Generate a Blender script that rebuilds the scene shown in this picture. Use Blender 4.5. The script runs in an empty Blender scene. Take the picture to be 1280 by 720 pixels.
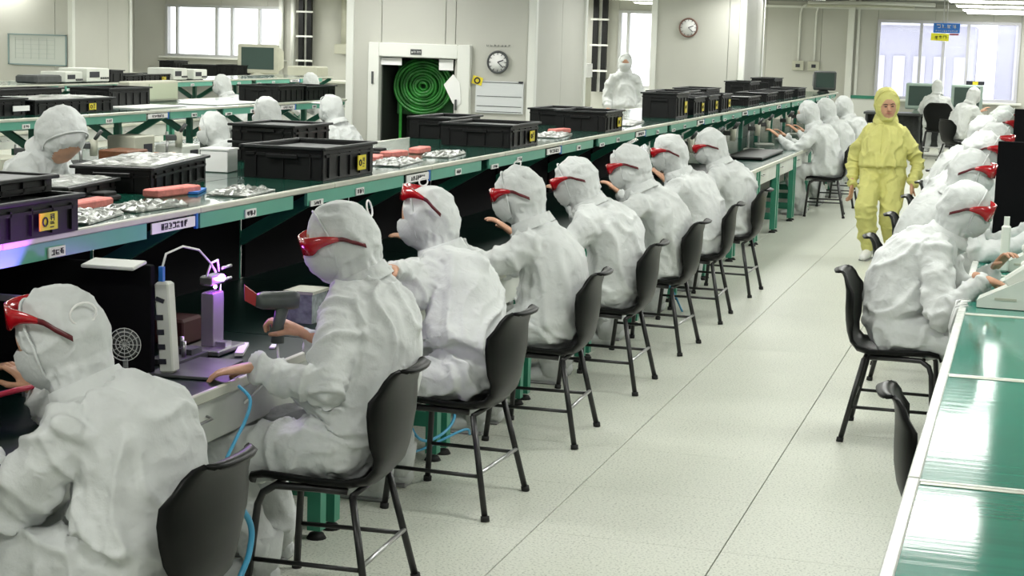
import bpy, bmesh, math, random
import numpy as np
from mathutils import Vector, Matrix, Euler
PI = math.pi
S = bpy.context.scene
COL = S.collection
random.seed(4)

# ------------------------------------------------------------------ camera
def look(yaw, pitch, roll):
    cy, sy, cp, sp = math.cos(yaw), math.sin(yaw), math.cos(pitch), math.sin(pitch)
    f = Vector((sy*cp, cy*cp, -sp)); r0 = Vector((cy, -sy, 0)); u0 = r0.cross(f)
    r = math.cos(roll)*r0 + math.sin(roll)*u0
    u = -math.sin(roll)*r0 + math.cos(roll)*u0
    return Matrix(((r.x, u.x, -f.x), (r.y, u.y, -f.y), (r.z, u.z, -f.z))).to_4x4()
cd = bpy.data.cameras.new('camera'); cam = bpy.data.objects.new('camera', cd); COL.objects.link(cam)
cd.sensor_width = 36; cd.lens = 2128/1280*36; cd.clip_end = 200
cam.matrix_world = Matrix.Translation((1.778, -6.334, 1.925)) @ look(-.2907, .1438, .030)
S.camera = cam

# ------------------------------------------------------------------ world, light, exposure
w = bpy.data.worlds.new('World'); S.world = w; w.use_nodes = True
nt = w.node_tree; bg = nt.nodes['Background']
bg.inputs[0].default_value = (.93, .95, 1, 1); bg.inputs[1].default_value = 3.0
vs = S.view_settings
vs.view_transform = 'Standard'; vs.look = 'None'; vs.exposure = 0.0; vs.gamma = 1
LAMP_ROWS = [(-15, 29), (-11.6, 29), (-8.2, 29), (-5.2, 29), (-2.1, 22), (1.05, 29), (4.3, 29)]
LAMP_POWER = 12.5

# ------------------------------------------------------------------ helpers
def tag(o, label=None, cat=None, group=None, kind=None):
    if label: o['label'] = label
    if cat: o['category'] = cat
    if group: o['group'] = group
    if kind: o['kind'] = kind
    return o
def link(name, data, parent=None):
    o = bpy.data.objects.new(name, data); COL.objects.link(o)
    if parent is not None: o.parent = parent
    return o
def empty(name, label, cat, loc=(0, 0, 0), rz=0, group=None):
    o = link(name, None); o.location = loc; o.rotation_euler = (0, 0, rz); o.empty_display_size = .1
    return tag(o, label, cat, group)
def dup(root, loc, rz=None, label=None, group=None):
    r = root.copy(); COL.objects.link(r); r.location = loc
    if rz is not None: r.rotation_euler = (0, 0, rz)
    if label: r['label'] = label
    if group: r['group'] = group
    for ch in list(root.children):
        c = ch.copy(); COL.objects.link(c); c.parent = r
        for g in list(ch.children):
            d = g.copy(); COL.objects.link(d); d.parent = c
    return r

MATS = {}
def mat(name, col, rough=.5, metal=0., emit=0., ecol=None, trans=0., spec=.5, bump=0., bscale=60., var=0., vscale=3., coat=0., aniso=None, alpha=1.):
    if name in MATS: return MATS[name]
    m = bpy.data.materials.new(name); m.use_nodes = True; n = m.node_tree.nodes; l = m.node_tree.links
    b = n['Principled BSDF']; I = b.inputs
    I['Base Color'].default_value = (*col, 1); I['Roughness'].default_value = rough; I['Metallic'].default_value = metal
    I['Specular IOR Level'].default_value = spec; I['Transmission Weight'].default_value = trans; I['Coat Weight'].default_value = coat
    I['Alpha'].default_value = alpha
    if emit: I['Emission Color'].default_value = (*(ecol or col), 1); I['Emission Strength'].default_value = emit
    if bump or var:
        tc = n.new('ShaderNodeTexCoord'); src = tc.outputs['Object']
        if aniso:
            mp = n.new('ShaderNodeMapping'); mp.inputs['Scale'].default_value = aniso; l.new(src, mp.inputs[0]); src = mp.outputs[0]
    if bump:
        t = n.new('ShaderNodeTexNoise'); t.inputs['Scale'].default_value = bscale; t.inputs['Detail'].default_value = 5
        l.new(src, t.inputs['Vector']); bp = n.new('ShaderNodeBump'); bp.inputs['Strength'].default_value = bump; bp.inputs['Distance'].default_value = .01
        l.new(t.outputs['Fac'], bp.inputs['Height']); l.new(bp.outputs[0], I['Normal'])
    if var:
        t = n.new('ShaderNodeTexNoise'); t.inputs['Scale'].default_value = vscale; t.inputs['Detail'].default_value = 4
        l.new(src, t.inputs['Vector']); r = n.new('ShaderNodeValToRGB')
        r.color_ramp.elements[0].position = .35; r.color_ramp.elements[1].position = .68
        r.color_ramp.elements[0].color = (*[c*(1-var) for c in col], 1); r.color_ramp.elements[1].color = (*[min(1, c*(1+var)) for c in col], 1)
        l.new(t.outputs['Fac'], r.inputs[0]); l.new(r.outputs[0], I['Base Color'])
    MATS[name] = m; return m

def fabric(name, col, k=1.):
    m = mat(name, col, .72, var=.05, vscale=7, spec=.25); n = m.node_tree.nodes; l = m.node_tree.links; b = n['Principled BSDF']
    tc = n['Texture Coordinate']; last = None
    for sc, st, dist, ty in ((8, .7*k, .030, 'RIDGED_MULTIFRACTAL'), (26, .42*k, .012, 'RIDGED_MULTIFRACTAL'), (130, .3, .003, 'FBM')):
        t = n.new('ShaderNodeTexNoise'); t.noise_type = ty; t.inputs['Scale'].default_value = sc; t.inputs['Detail'].default_value = 1.5
        t.inputs['Distortion'].default_value = .5; l.new(tc.outputs['Object'], t.inputs['Vector'])
        bp = n.new('ShaderNodeBump'); bp.inputs['Strength'].default_value = st; bp.inputs['Distance'].default_value = dist
        l.new(t.outputs['Fac'], bp.inputs['Height'])
        if last: l.new(last.outputs[0], bp.inputs['Normal'])
        last = bp
    l.new(last.outputs[0], b.inputs['Normal']); return m
M_suit = fabric('suit_fabric', (.61, .63, .62), 1.)
M_yel = fabric('yellow_fabric', (.62, .60, .21), .8)
M_mask = mat('mask_fabric', (.54, .56, .55), .8, bump=.3, bscale=90, spec=.2)
M_skin = mat('skin', (.55, .30, .19), .5, var=.1, vscale=20, bump=.1, bscale=150)
M_red = mat('red_visor', (.42, .005, .012), .16, spec=.6, coat=.5)
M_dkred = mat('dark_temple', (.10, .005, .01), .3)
M_rim = mat('rim_black', (.020, .022, .022), .45, spec=.3)
M_blackp = mat('black_plastic', (.0045, .005, .005), .45, spec=.3, bump=.08, bscale=300, var=.2, vscale=4)
M_chair = mat('chair_plastic', (.0028, .0032, .003), .38, spec=.18, bump=.05, bscale=400)
M_tubeb = mat('black_tube', (.012, .012, .012), .35)
M_rubber = mat('rubber', (.01, .01, .01), .8)
M_green = mat('green_paint', (.035, .23, .145), .35, var=.08, vscale=5)
M_lip = mat('green_lip', (.10, .36, .26), .35, var=.06, vscale=4)
M_gtop = mat('green_top_gloss', (.006, .055, .036), .12, var=.12, vscale=1.5, bump=.03, bscale=6)
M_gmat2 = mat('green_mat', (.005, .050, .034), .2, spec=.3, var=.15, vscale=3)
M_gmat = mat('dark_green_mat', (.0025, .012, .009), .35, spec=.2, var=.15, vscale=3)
M_gplas = mat('green_mat_plastic', (.012, .21, .15), .09, var=.10, vscale=2.2, bump=.035, bscale=3, aniso=(.6, 9, 1))
M_alu = mat('pale_edge', (.56, .57, .48), .35, metal=.2, var=.06, vscale=8)
M_apron = mat('apron_grey', (.55, .57, .53), .5, var=.07, vscale=6)
M_felt = mat('black_felt', (.006, .006, .007), .9, spec=.1)
M_wall = mat('wall_panel_paint', (.48, .48, .43), .5, var=.03, vscale=1.2, bump=.04, bscale=30)
M_wallj = mat('wall_joint', (.30, .31, .28), .6)
M_trim = mat('trim_white', (.70, .71, .66), .4)
M_ceil = mat('ceiling_paint', (.62, .62, .56), .7)
M_white = mat('white_plastic', (.66, .68, .62), .4, var=.04, vscale=9)
M_beige = mat('beige_plastic', (.46, .46, .37), .5, var=.05, vscale=6)
M_paper = mat('paper', (.78, .78, .76), .7)
M_ink = mat('ink', (.02, .02, .03), .6)
M_yl = mat('yellow_sticker', (.75, .62, .03), .5)
M_pink = mat('pink_foam', (.66, .21, .18), .8, var=.15, vscale=30, bump=.3, bscale=120)
M_foil = mat('silver_foil', (.36, .37, .35), .30, metal=.8, bump=1., bscale=28, var=.2, vscale=16)
M_blue = mat('blue_hose', (.05, .30, .50), .35)
M_bluep = mat('blue_paint', (.02, .16, .55), .5)
M_metal = mat('steel', (.5, .5, .5), .3, metal=.9)
M_dkgrey = mat('dark_grey', (.06, .065, .065), .45, var=.2, vscale=12)
M_gun = mat('grey_tool', (.075, .09, .08), .45, var=.1, vscale=20)
M_glassy = mat('clear_plastic', (.75, .8, .8), .08, trans=.9)
M_screen = mat('screen_glass', (.05, .08, .07), .12)
M_pillar = mat('copper_brown', (.18, .07, .03), .5, var=.2, vscale=20)

def rot3(rx=0, ry=0, rz=0): return Euler((rx, ry, rz)).to_matrix()
class MB:
    def __init__(s): s.v = []; s.f = []; s.m = []; s.sm = []
    def add(s, vs_, fs, mi=0, smooth=False):
        o = len(s.v); s.v += [tuple(v) for v in vs_]; s.f += [tuple(i+o for i in f) for f in fs]
        s.m += [mi]*len(fs); s.sm += [smooth]*len(fs); return s
    def box(s, c, size, R=None, mi=0, bev=0., taper=1.):
        hx, hy, hz = [q/2 for q in size]; c = Vector(c)
        if bev <= 0:
            pts = [(-hx, -hy, -hz), (hx, -hy, -hz), (hx, hy, -hz), (-hx, hy, -hz)] + [(x*taper, y*taper, hz) for x, y in ((-hx, -hy), (hx, -hy), (hx, hy), (-hx, hy))]
            fs = [(3, 2, 1, 0), (4, 5, 6, 7), (0, 1, 5, 4), (1, 2, 6, 5), (2, 3, 7, 6), (3, 0, 4, 7)]
        else:
            b = min(bev, hx*.9, hy*.9, hz*.9); pts = []; fs = []
            for z, i in ((-hz, b), (-hz+b, 0), (hz-b, 0), (hz, b)):
                t = taper if z > 0 else 1
                X, Y = (hx-i)*t, (hy-i)*t; k = b*.6 if i == 0 else b*.3
                pts += [(-X+k, -Y, z), (X-k, -Y, z), (X, -Y+k, z), (X, Y-k, z), (X-k, Y, z), (-X+k, Y, z), (-X, Y-k, z), (-X, -Y+k, z)]
            for r in range(3):
                for k in range(8): fs.append((r*8+k, r*8+(k+1) % 8, r*8+8+(k+1) % 8, r*8+8+k))
            fs.append(tuple(range(7, -1, -1))); fs.append(tuple(range(24, 32)))
        pts = [(R @ Vector(p) if R else Vector(p))+c for p in pts]
        return s.add(pts, fs, mi)
    def tube(s, pts, rad, n=10, mi=0, cap=True, smooth=True, closed=False, up=None, round_=False):
        """rad: number, list of numbers or list of (lateral, other)"""
        P = [Vector(p) for p in pts]; N = len(P)
        rr = rad if isinstance(rad, (list, tuple)) else [rad]*N
        rr = [(q, q) if not isinstance(q, (list, tuple)) else q for q in rr]
        rings = []; u = Vector(up) if up else None
        T = []
        for i in range(N):
            a = P[(i-1) % N] if (i or closed) else P[0]; b = P[(i+1) % N] if (i < N-1 or closed) else P[-1]
            t = (b-a); T.append(t.normalized() if t.length > 1e-9 else Vector((0, 0, 1)))
        if u is None:
            u = Vector((0, 0, 1)) if abs(T[0].z) < .9 else Vector((1, 0, 0))
            upd = True
        else: upd = False
        fr = []
        for i in range(N):
            x = (u - T[i]*u.dot(T[i]))
            if x.length < 1e-6: x = Vector((0, 1, 0))
            x.normalize(); y = T[i].cross(x); fr.append((x, y))
            if upd: u = x
        seq = [(P[i], fr[i], rr[i]) for i in range(N)]
        if round_ and not closed:
            def capring(i, sgn):
                o = []
                for a in (75, 50, 25):
                    c, sn = math.cos(math.radians(a)), math.sin(math.radians(a)); q = min(rr[i])
                    o.append((P[i]+T[i]*sgn*q*sn, fr[i], (rr[i][0]*c, rr[i][1]*c)))
                return o
            seq = capring(0, -1)+seq+capring(N-1, 1)[::-1]
        for p, (x, y), (a, b) in seq:
            rings.append([p+x*(a*math.cos(2*PI*k/n))+y*(b*math.sin(2*PI*k/n)) for k in range(n)])
        L = len(rings); vs_ = [v for r in rings for v in r]; fs = []
        for i in range(L if closed else L-1):
            j = (i+1) % L
            for k in range(n): fs.append((i*n+k, i*n+(k+1) % n, j*n+(k+1) % n, j*n+k))
        if cap and not closed: fs += [tuple(range(n-1, -1, -1)), tuple((L-1)*n+k for k in range(n))]
        return s.add(vs_, fs, mi, smooth)
    def cyl(s, p0, p1, r0, r1=None, n=14, mi=0, smooth=True): return s.tube([p0, p1], [r0, r0 if r1 is None else r1], n, mi, smooth=smooth)
    def ell(s, c, r, R=None, mi=0, nu=16, nv=10):
        vs_ = []; fs = []
        for i in range(nv+1):
            a = -PI/2+PI*i/nv
            for k in range(nu):
                b = 2*PI*k/nu; v = Vector((r[0]*math.cos(a)*math.cos(b), r[1]*math.cos(a)*math.sin(b), r[2]*math.sin(a)))
                vs_.append((R @ v if R else v)+Vector(c))
        for i in range(nv):
            for k in range(nu): fs.append((i*nu+k, i*nu+(k+1) % nu, (i+1)*nu+(k+1) % nu, (i+1)*nu+k))
        return s.add(vs_, fs, mi, True)
    def prism(s, prof, x0, x1, axis=0, mi=0, smooth=False):
        """prof: list of 2-D points, extruded along axis"""
        def q(a, t):
            if axis == 0: return (t, a[0], a[1])
            if axis == 1: return (a[0], t, a[1])
            return (a[0], a[1], t)
        n = len(prof); vs_ = [q(a, x0) for a in prof]+[q(a, x1) for a in prof]
        fs = [tuple(range(n)), tuple(range(2*n-1, n-1, -1))]+[(k, k+n, (k+1) % n+n, (k+1) % n) for k in range(n)]
        return s.add(vs_, fs, mi, smooth)
    def mesh(s, name, mats):
        me = bpy.data.meshes.new(name); me.from_pydata(s.v, [], s.f)
        for m_ in (mats if isinstance(mats, (list, tuple)) else [mats]): me.materials.append(m_)
        me.polygons.foreach_set('material_index', s.m); me.polygons.foreach_set('use_smooth', s.sm)
        bm = bmesh.new(); bm.from_mesh(me); bmesh.ops.recalc_face_normals(bm, faces=bm.faces); bm.to_mesh(me); bm.free()
        me.update(); return me
    def build(s, name, mats, parent=None): return link(name, s.mesh(name, mats), parent)
def piece(name, m, parent, c, size, R=None, bev=0.): return MB().box(c, size, R, bev=bev).build(name, m, parent)
def glyph(mb, o, ux, uz, size, rnd, mi=0, nrm=(0, 0, 0), thick=.002):
    """an illegible printed character: a few strokes in a square cell"""
    o, ux, uz = Vector(o), Vector(ux), Vector(uz); nn = ux.cross(uz)
    for k in range(5):
        hor = rnd.random() < .55; L = rnd.uniform(.5, 1)*size; t = size*.13
        a, b = (rnd.uniform(0, size-L), rnd.choice([.08, .3, .5, .7, .88])*size)
        if not hor: a, b = b, a
        lx, lz = (L, t) if hor else (t, L)
        p = [o+ux*a+uz*b, o+ux*(a+lx)+uz*b, o+ux*(a+lx)+uz*(b+lz), o+ux*a+uz*(b+lz)]
        mb.add([q+nn*thick for q in p]+[q-nn*thick for q in p], [(0, 1, 2, 3), (7, 6, 5, 4), (0, 4, 5, 1), (1, 5, 6, 2), (2, 6, 7, 3), (3, 7, 4, 0)], mi)

# ------------------------------------------------------------------ lamps
def lamp_unit(x, y, first=None):
    pass
t0 = empty('ceiling_lamp', 'white troffer lamp with a glowing diffuser in the long overhead rows', 'ceiling lamp', (0, 0, 2.72), 0, 'ceiling lamps in rows')
MB().box((0, 0, .07), (1.24, .64, .06), bev=.01).box((-.4, 0, .18), (.03, .03, .2)).box((.4, 0, .18), (.03, .03, .2)).build('housing', M_trim, t0)
MB().box((0, 0, .03), (1.18, .58, .02)).build('diffuser', mat('lamp_diffuser', (.95, .98, 1), .5, emit=7, ecol=(1, 1, .96)), t0)
fi = True
for x, ymax in LAMP_ROWS:
    for k in [-1.5]+list(range(0, 11))+[10.7]:
        y = k*2.7
        if y > ymax or (x == -5.2 and 11.5 < y < 14.7): continue
        if k == -1.5 and x < -5: continue
        if fi: t0.location = (x, y, 2.72); fi = False
        else: dup(t0, (x, y, 2.72))
        ld = bpy.data.lights.new('lamp_light', 'AREA'); ld.shape = 'RECTANGLE'; ld.size = 1.14; ld.size_y = .54; ld.energy = LAMP_POWER*2; ld.color = (1, 1, .955)
        lo = link('lamp_light', ld); lo.location = (x, y, 2.725)

# ------------------------------------------------------------------ room shell
def struct(mb, name, m, label=None):
    o = mb.build(name, m); o['kind'] = 'structure'
    if label: o['label'] = label
    return o
def floor_material(name='floor_vinyl'):
    m = bpy.data.materials.new(name); m.use_nodes = True; n = m.node_tree.nodes; l = m.node_tree.links; b = n['Principled BSDF']
    tc = n.new('ShaderNodeNewGeometry')
    t1 = n.new('ShaderNodeTexNoise'); t1.inputs['Scale'].default_value = 95; t1.inputs['Detail'].default_value = 3; t1.inputs['Roughness'].default_value = .7
    r1 = n.new('ShaderNodeValToRGB'); e = r1.color_ramp.elements
    e[0].position = .36; e[0].color = (.30, .32, .27, 1); e[1].position = .46; e[1].color = (.60, .62, .54, 1)
    q = e.new(.64); q.color = (.63, .645, .565, 1); q = e.new(.74); q.color = (.76, .77, .69, 1)
    t2 = n.new('ShaderNodeTexNoise'); t2.inputs['Scale'].default_value = .9; t2.inputs['Detail'].default_value = 5
    r2 = n.new('ShaderNodeMapRange'); r2.inputs[3].default_value = .90; r2.inputs[4].default_value = 1.08
    mx = n.new('ShaderNodeMix'); mx.data_type = 'RGBA'; mx.blend_type = 'MULTIPLY'; mx.inputs[0].default_value = 1
    l.new(tc.outputs['Position'], t1.inputs['Vector']); l.new(tc.outputs['Position'], t2.inputs['Vector'])
    l.new(t1.outputs['Fac'], r1.inputs[0]); l.new(t2.outputs['Fac'], r2.inputs[0])
    l.new(r1.outputs[0], mx.inputs[6]); l.new(r2.outputs[0], mx.inputs[7]); l.new(mx.outputs[2], b.inputs['Base Color'])
    b.inputs['Roughness'].default_value = .38; b.inputs['Specular IOR Level'].default_value = .4
    return m
M_floor = floor_material()
M_joint = mat('floor_joint', (.30, .31, .28), .8)
TS = .755; YT0 = 0.0
fl = MB()
fl.box((-4, 11, -.06), (30, 40, .1)).build  # slab
floor = struct(fl, 'floor', M_joint)
# 300 tiles that show largest, the rest one piece
tm = MB().box((0, 0, -.005), (TS-.0045, TS-.002, .01), bev=.0006).mesh('floor_tile', M_floor)
cnt = 0; used = set()
for j in range(-5, 40):
    for i in range(-2, 3):
        if cnt >= 290: break
        o = link('floor_tile', tm, floor); o.location = ((i+.5)*TS, (j+.5)*TS, 0); cnt += 1; used.add((i, j))
rest = MB()
for j in range(-11, 41):
    for i in range(-25, 15):
        if (i, j) in used: continue
        x, y = (i+.5)*TS, (j+.5)*TS; h = TS/2-.0025
        rest.add([(x-h, y-h, 0), (x+h, y-h, 0), (x+h, y+h, 0), (x-h, y+h, 0)], [(0, 1, 2, 3)])
ro = rest.build('floor_tiling', M_floor, floor); ro['kind'] = 'stuff'
H = 3.0
struct(MB().box((-4, 10.5, H+.05), (29, 41, .1)), 'ceiling', M_ceil)
def wall_panels(parent, axis, a0, a1, fixed, z0, z1, sgn, holes=(), wdt=1.15):
    """white sandwich panels on a wall face; holes = (a0, a1, z0, z1)"""
    a = a0
    cuts = sorted(set([a0, a1]+[a0+wdt*k for k in range(1, int((a1-a0)/wdt)+1) if a0+wdt*k < a1-.2]))
    for u, v in zip(cuts[:-1], cuts[1:]):
        segs = [(u, v, z0, z1)]
        for h in holes:
            ns = []
            for (p, q, r, s_) in segs:
                if h[1] <= p or h[0] >= q or h[3] <= r or h[2] >= s_: ns.append((p, q, r, s_)); continue
                if h[0] > p: ns.append((p, h[0], r, s_))
                if h[1] < q: ns.append((h[1], q, r, s_))
                m0, m1 = max(p, h[0]), min(q, h[1])
                if h[2] > r: ns.append((m0, m1, r, h[2]))
                if h[3] < s_: ns.append((m0, m1, h[3], s_))
            segs = ns
        for (p, q, r, s_) in segs:
            if q-p < .02 or s_-r < .02: continue
            sz = (q-p-.008, .02, s_-r); c = ((p+q)/2, fixed+sgn*.01, (r+s_)/2)
            if axis == 'y': sz = (.02, q-p-.008, s_-r); c = (fixed+sgn*.01, (p+q)/2, (r+s_)/2)
            piece('wall_panel', M_wall, parent, c, sz, bev=.003)
# back wall with three windows (Y = 30)
YB = 30.0
WIN = [(-17.75, -14.75, 1.35, 2.55), (-6.85, -6.0, 1.0, 2.66), (-1.35, 1.50, .98, 2.60)]
bw = MB(); xs = [-18.6]
for a, b, c, d in WIN: xs += [a, b]
xs.append(10.4)
for k in range(0, len(xs), 2): bw.box(((xs[k]+xs[k+1])/2, YB+.1, H/2), (xs[k+1]-xs[k], .2, H))
for a, b, c, d in WIN:
    bw.box(((a+b)/2, YB+.1, c/2), (b-a, .2, c)); bw.box(((a+b)/2, YB+.1, (d+H)/2), (b-a, .2, H-d))
wb = struct(bw, 'wall_back', M_wallj)
wall_panels(wb, 'x', -18.6, 10.4, YB, .0, 2.93, -1, [(a, b, c, d) for a, b, c, d in WIN])
piece('wall_rail', M_trim, wb, (-1.9, YB-.045, 2.82), (9, .05, .05)); 
struct(MB().box((-18.7, 10.5, H/2), (.2, 41, H)), 'wall_left', M_wall)
struct(MB().box((10.4, 10.5, H/2), (.2, 41, H)), 'wall_right', M_wall)
struct(MB().box((-4, -10, H/2), (29, .2, H)), 'wall_front', M_wall)
M_pane = mat('window_glass', (.9, .93, 1), .02, alpha=.12, spec=.5)
for i, (a, b, c, d) in enumerate(WIN):
    fr = MB(); t = .06; y = YB-.01
    for z in (c+t/2, d-t/2): fr.box(((a+b)/2, y, z), (b-a, .12, t))
    div = {0: [.0, .10, .44, .57, .80, 1], 1: [0, .25, 1], 2: [0, .31, .47, .64, 1]}[i]
    for u in div:
        x = a+(b-a)*u; x = min(max(x, a+t/2), b-t/2); fr.box((x, y, (c+d)/2), (t, .1, d-c))
    wo = struct(fr, 'window_%d' % (i+1), mat('window_frame_grey', (.45, .46, .45), .4) if i != 2 else mat('window_frame', (.50, .50, .54), .4))
    for u, v in zip(div[:-1], div[1:]):
        piece('pane', M_pane, wo, (a+(b-a)*(u+v)/2, YB+.04, (c+d)/2), ((b-a)*(v-u)-.05, .006, d-c-.1))
    piece('window_sill', M_trim, wo, ((a+b)/2, YB-.10, c-.02), (b-a+.2, .2, .04), bev=.005)
# corner post and conduits on the back wall
tr = struct(MB().box((-1.89, YB-.08, 1.5), (.13, .13, 3)).box((-1.74, YB-.05, 1.5), (.05, .05, 3)), 'trim_1', M_trim)
for k, x in enumerate((-2.95, -2.62)):
    t = empty('wall_socket', 'beige socket box under a rising conduit on the far wall, %s' % ('left of the pair' if k == 0 else 'right of the pair'), 'socket', (x, YB-.06, 0))
    MB().box((0, 0, 1.60), (.24, .08, .20), bev=.01).build('box', M_beige, t)
    MB().box((0, -.045, 1.60), (.09, .01, .07)).build('outlet', M_ink, t)
    MB().tube([(0, 0, 1.7), (0, 0, 2.70), (.03, -.02, 2.82), (.12, -.04, 2.88)], .022, 8).build('conduit', M_trim, t)
t = empty('ceiling_duct', 'pale bent pipe run along the top of the far wall', 'pipe', (0, 0, 0))
MB().tube([(-2.8, YB-.15, 2.9), (-1.2, YB-.2, 2.93), (-.2, YB-.5, 2.9)], .04, 8).build('pipe', M_trim, t)
MB().tube([(-2.8, YB-.3, 2.84), (-1.6, YB-.3, 2.86), (-.6, YB-.7, 2.84)], .03, 8).build('pipe', M_beige, t)

# partition rooms
def room(name, x0, x1, y0, y1, hole=None):
    mb = MB()
    if hole is None: mb.box(((x0+x1)/2, (y0+y1)/2, H/2), (x1-x0, y1-y0, H))
    else:
        a, b, z0, z1 = hole; dp = .9
        mb.box(((x0+a)/2, y0+dp/2, H/2), (a-x0, dp, H)).box(((b+x1)/2, y0+dp/2, H/2), (x1-b, dp, H))
        mb.box(((a+b)/2, y0+dp/2, (z1+H)/2), (b-a, dp, H-z1)).box(((x0+x1)/2, (y0+dp+y1)/2, H/2), (x1-x0, y1-y0-dp, H))
    o = struct(mb, name, M_wallj)
    wall_panels(o, 'x', x0, x1, y0, 0, H, -1, [hole] if hole else [])
    wall_panels(o, 'y', y0, y1, x1, 0, H, 1)
    for x, y in ((x0, y0), (x1, y0), (x1, y1)): piece('corner_strip', M_trim, o, (x, y, H/2), (.09, .09, H), bev=.01)
    return o
r1 = room('wall_middle', -5.72, -3.55, 12, 14.2, (-5.34, -4.45, 0, 1.71))
r2 = room('wall_far', -3.80, -2.44, 19.5, 21.3)
r3 = room('wall_side', -18.5, -13.6, 19, 20.9)

# door in the middle room
d = MB()
for x0, x1, z0, z1 in ((-5.47, -5.34, 0, 1.87), (-4.40, -4.25, 0, 1.87), (-5.34, -4.40, 1.71, 1.87)): d.box(((x0+x1)/2, 11.95, (z0+z1)/2), (x1-x0, .09, z1-z0), bev=.01)
do = struct(d, 'door_1', M_trim)
MB().box((-4.895, 12.86, .86), (.88, .04, 1.70)).build('door_back', mat('inside_shade', (.012, .016, .012), .6), do)  # near-black board stands in for the shade inside the doorway
MB().box((-5.335, 12.45, .86), (.012, .86, 1.70)).box((-4.455, 12.45, .86), (.012, .86, 1.70)).box((-4.895, 12.45, 1.704), (.87, .86, .012)).build('shade_panels', MATS['inside_shade'], do)  # dark panels over the reveals, painting in the shade of the recess
MB().box((-4.43, 12.02, .86), (.06, .04, 1.66), bev=.005).build('door_leaf', M_trim, do)
s_ = MB().box((-4.89, 11.9, 1.775), (.13, .01, .06)).build('door_plate', M_dkgrey, do)
gm = MB(); rn = random.Random(2)
for k in range(4): glyph(gm, (-4.945+k*.03, 11.893, 1.758), (1, 0, 0), (0, 0, 1), .025, rn)
gm.build('lettering', M_paper, s_)
MB().box((-4.40, 11.89, 1.20), (.02, .03, .12), bev=.004).build('door_handle', M_dkgrey, do)
MB().box((-5.41, 11.895, 1.47), (.02, .02, .14)).build('hinge', M_dkgrey, do)
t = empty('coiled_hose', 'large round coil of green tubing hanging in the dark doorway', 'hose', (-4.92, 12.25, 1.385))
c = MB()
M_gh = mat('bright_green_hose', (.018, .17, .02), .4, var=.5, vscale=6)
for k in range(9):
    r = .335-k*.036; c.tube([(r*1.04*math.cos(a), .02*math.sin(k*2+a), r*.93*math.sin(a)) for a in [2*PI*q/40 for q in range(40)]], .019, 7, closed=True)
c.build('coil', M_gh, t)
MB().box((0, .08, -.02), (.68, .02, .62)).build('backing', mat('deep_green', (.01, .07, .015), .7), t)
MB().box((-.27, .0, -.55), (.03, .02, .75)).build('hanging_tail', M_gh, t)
for n_, x, z, sx, sz, lab in (('paper_sheet', -5.21, 1.66, .25, .08, 'white paper strip taped at the upper left of the dark doorway'), ('paper_sheet', -4.55, 1.64, .17, .12, 'white paper sheet taped at the upper right of the dark doorway')):
    tag(MB().box((x, 11.97, z), (sx, .008, sz)).build(n_, M_paper), lab, 'paper')
pp = [(-4.44, 1.54), (-4.55, 1.42), (-4.50, 1.33), (-4.44, 1.22), (-4.40, 1.18), (-4.34, 1.22), (-4.36, 1.45)]
tag(MB().prism(pp, 11.895, 11.903, axis=1).build('paper_sheet', M_paper), 'jagged torn white paper stuck on the right edge of the door frame', 'paper')

def clock(name, x, y, z, r, label, rim):
    t = empty(name, label, 'clock', (x, y, z))
    MB().tube([(0, 0, 0), (0, -.03, 0)], [r*.96, r*.96], 32).build('face', M_paper, t)
    MB().tube([(r*math.cos(a), -.025, r*math.sin(a)) for a in [2*PI*k/40 for k in range(40)]], .014, 8, closed=True).build('rim', rim, t)
    h = MB()
    for ang, L, wd in ((.35, r*.62, .012), (-.7, r*.75, .008)):
        h.box((L/2*math.cos(ang), -.036, L/2*math.sin(ang)), (L, .004, wd), rot3(0, -ang, 0))
    h.build('hands', M_ink, t)
    tk = MB()
    for k in range(12):
        a = k*PI/6; tk.box((r*.82*math.cos(a), -.033, r*.82*math.sin(a)), (.025, .003, .008), rot3(0, -a, 0))
    tk.build('hour_marks', M_dkgrey, t)
clock('wall_clock', -3.935, 11.97, 1.69, .115, 'round wall clock with a dark rim on the near white wall beside the doorway', M_dkgrey)
clock('wall_clock', -3.265, 19.47, 2.21, .135, 'round wall clock with a thin brown rim high on the farther white wall', mat('brown_rim', (.16, .09, .07), .4))
t = empty('notice_board', 'pale notice sheet holder below the near wall clock', 'notice board', (-3.91, 11.97, 1.30))
MB().box((0, -.008, 0), (.56, .015, .36), bev=.004).build('backing', mat('notice_pale', (.60, .62, .62), .4), t)
ls = MB()
for z in (.165, .01, -.10, -.16): ls.box((0, -.018, z), (.52, .004, .006))
ls.build('ruled_line', M_dkgrey, t)
MB().box((.25, -.02, .175), (.05, .02, .02)).build('clip', M_ink, t)
t = empty('warning_sticker', 'small yellow warning sticker at the upper left of the notice sheet', 'sticker', (-4.17, 11.95, 1.48))
MB().box((0, 0, 0), (.12, .008, .09), rot3(0, .25, 0)).build('sticker', M_yl, t)
MB().tube([(.03*math.cos(a), -.008, .03*math.sin(a)) for a in [2*PI*k/16 for k in range(16)]], .008, 6, closed=True).build('symbol', M_ink, t)
gm = MB(); rn = random.Random(7)
for k in range(7): glyph(gm, (-4.08+k*.043, 11.966, 1.86), (1, 0, 0), (0, 0, 1), .024, rn)
tag(gm.build('wall_lettering', M_dkgrey), 'small dark lettering on the white wall above the near clock', 'lettering')
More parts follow.
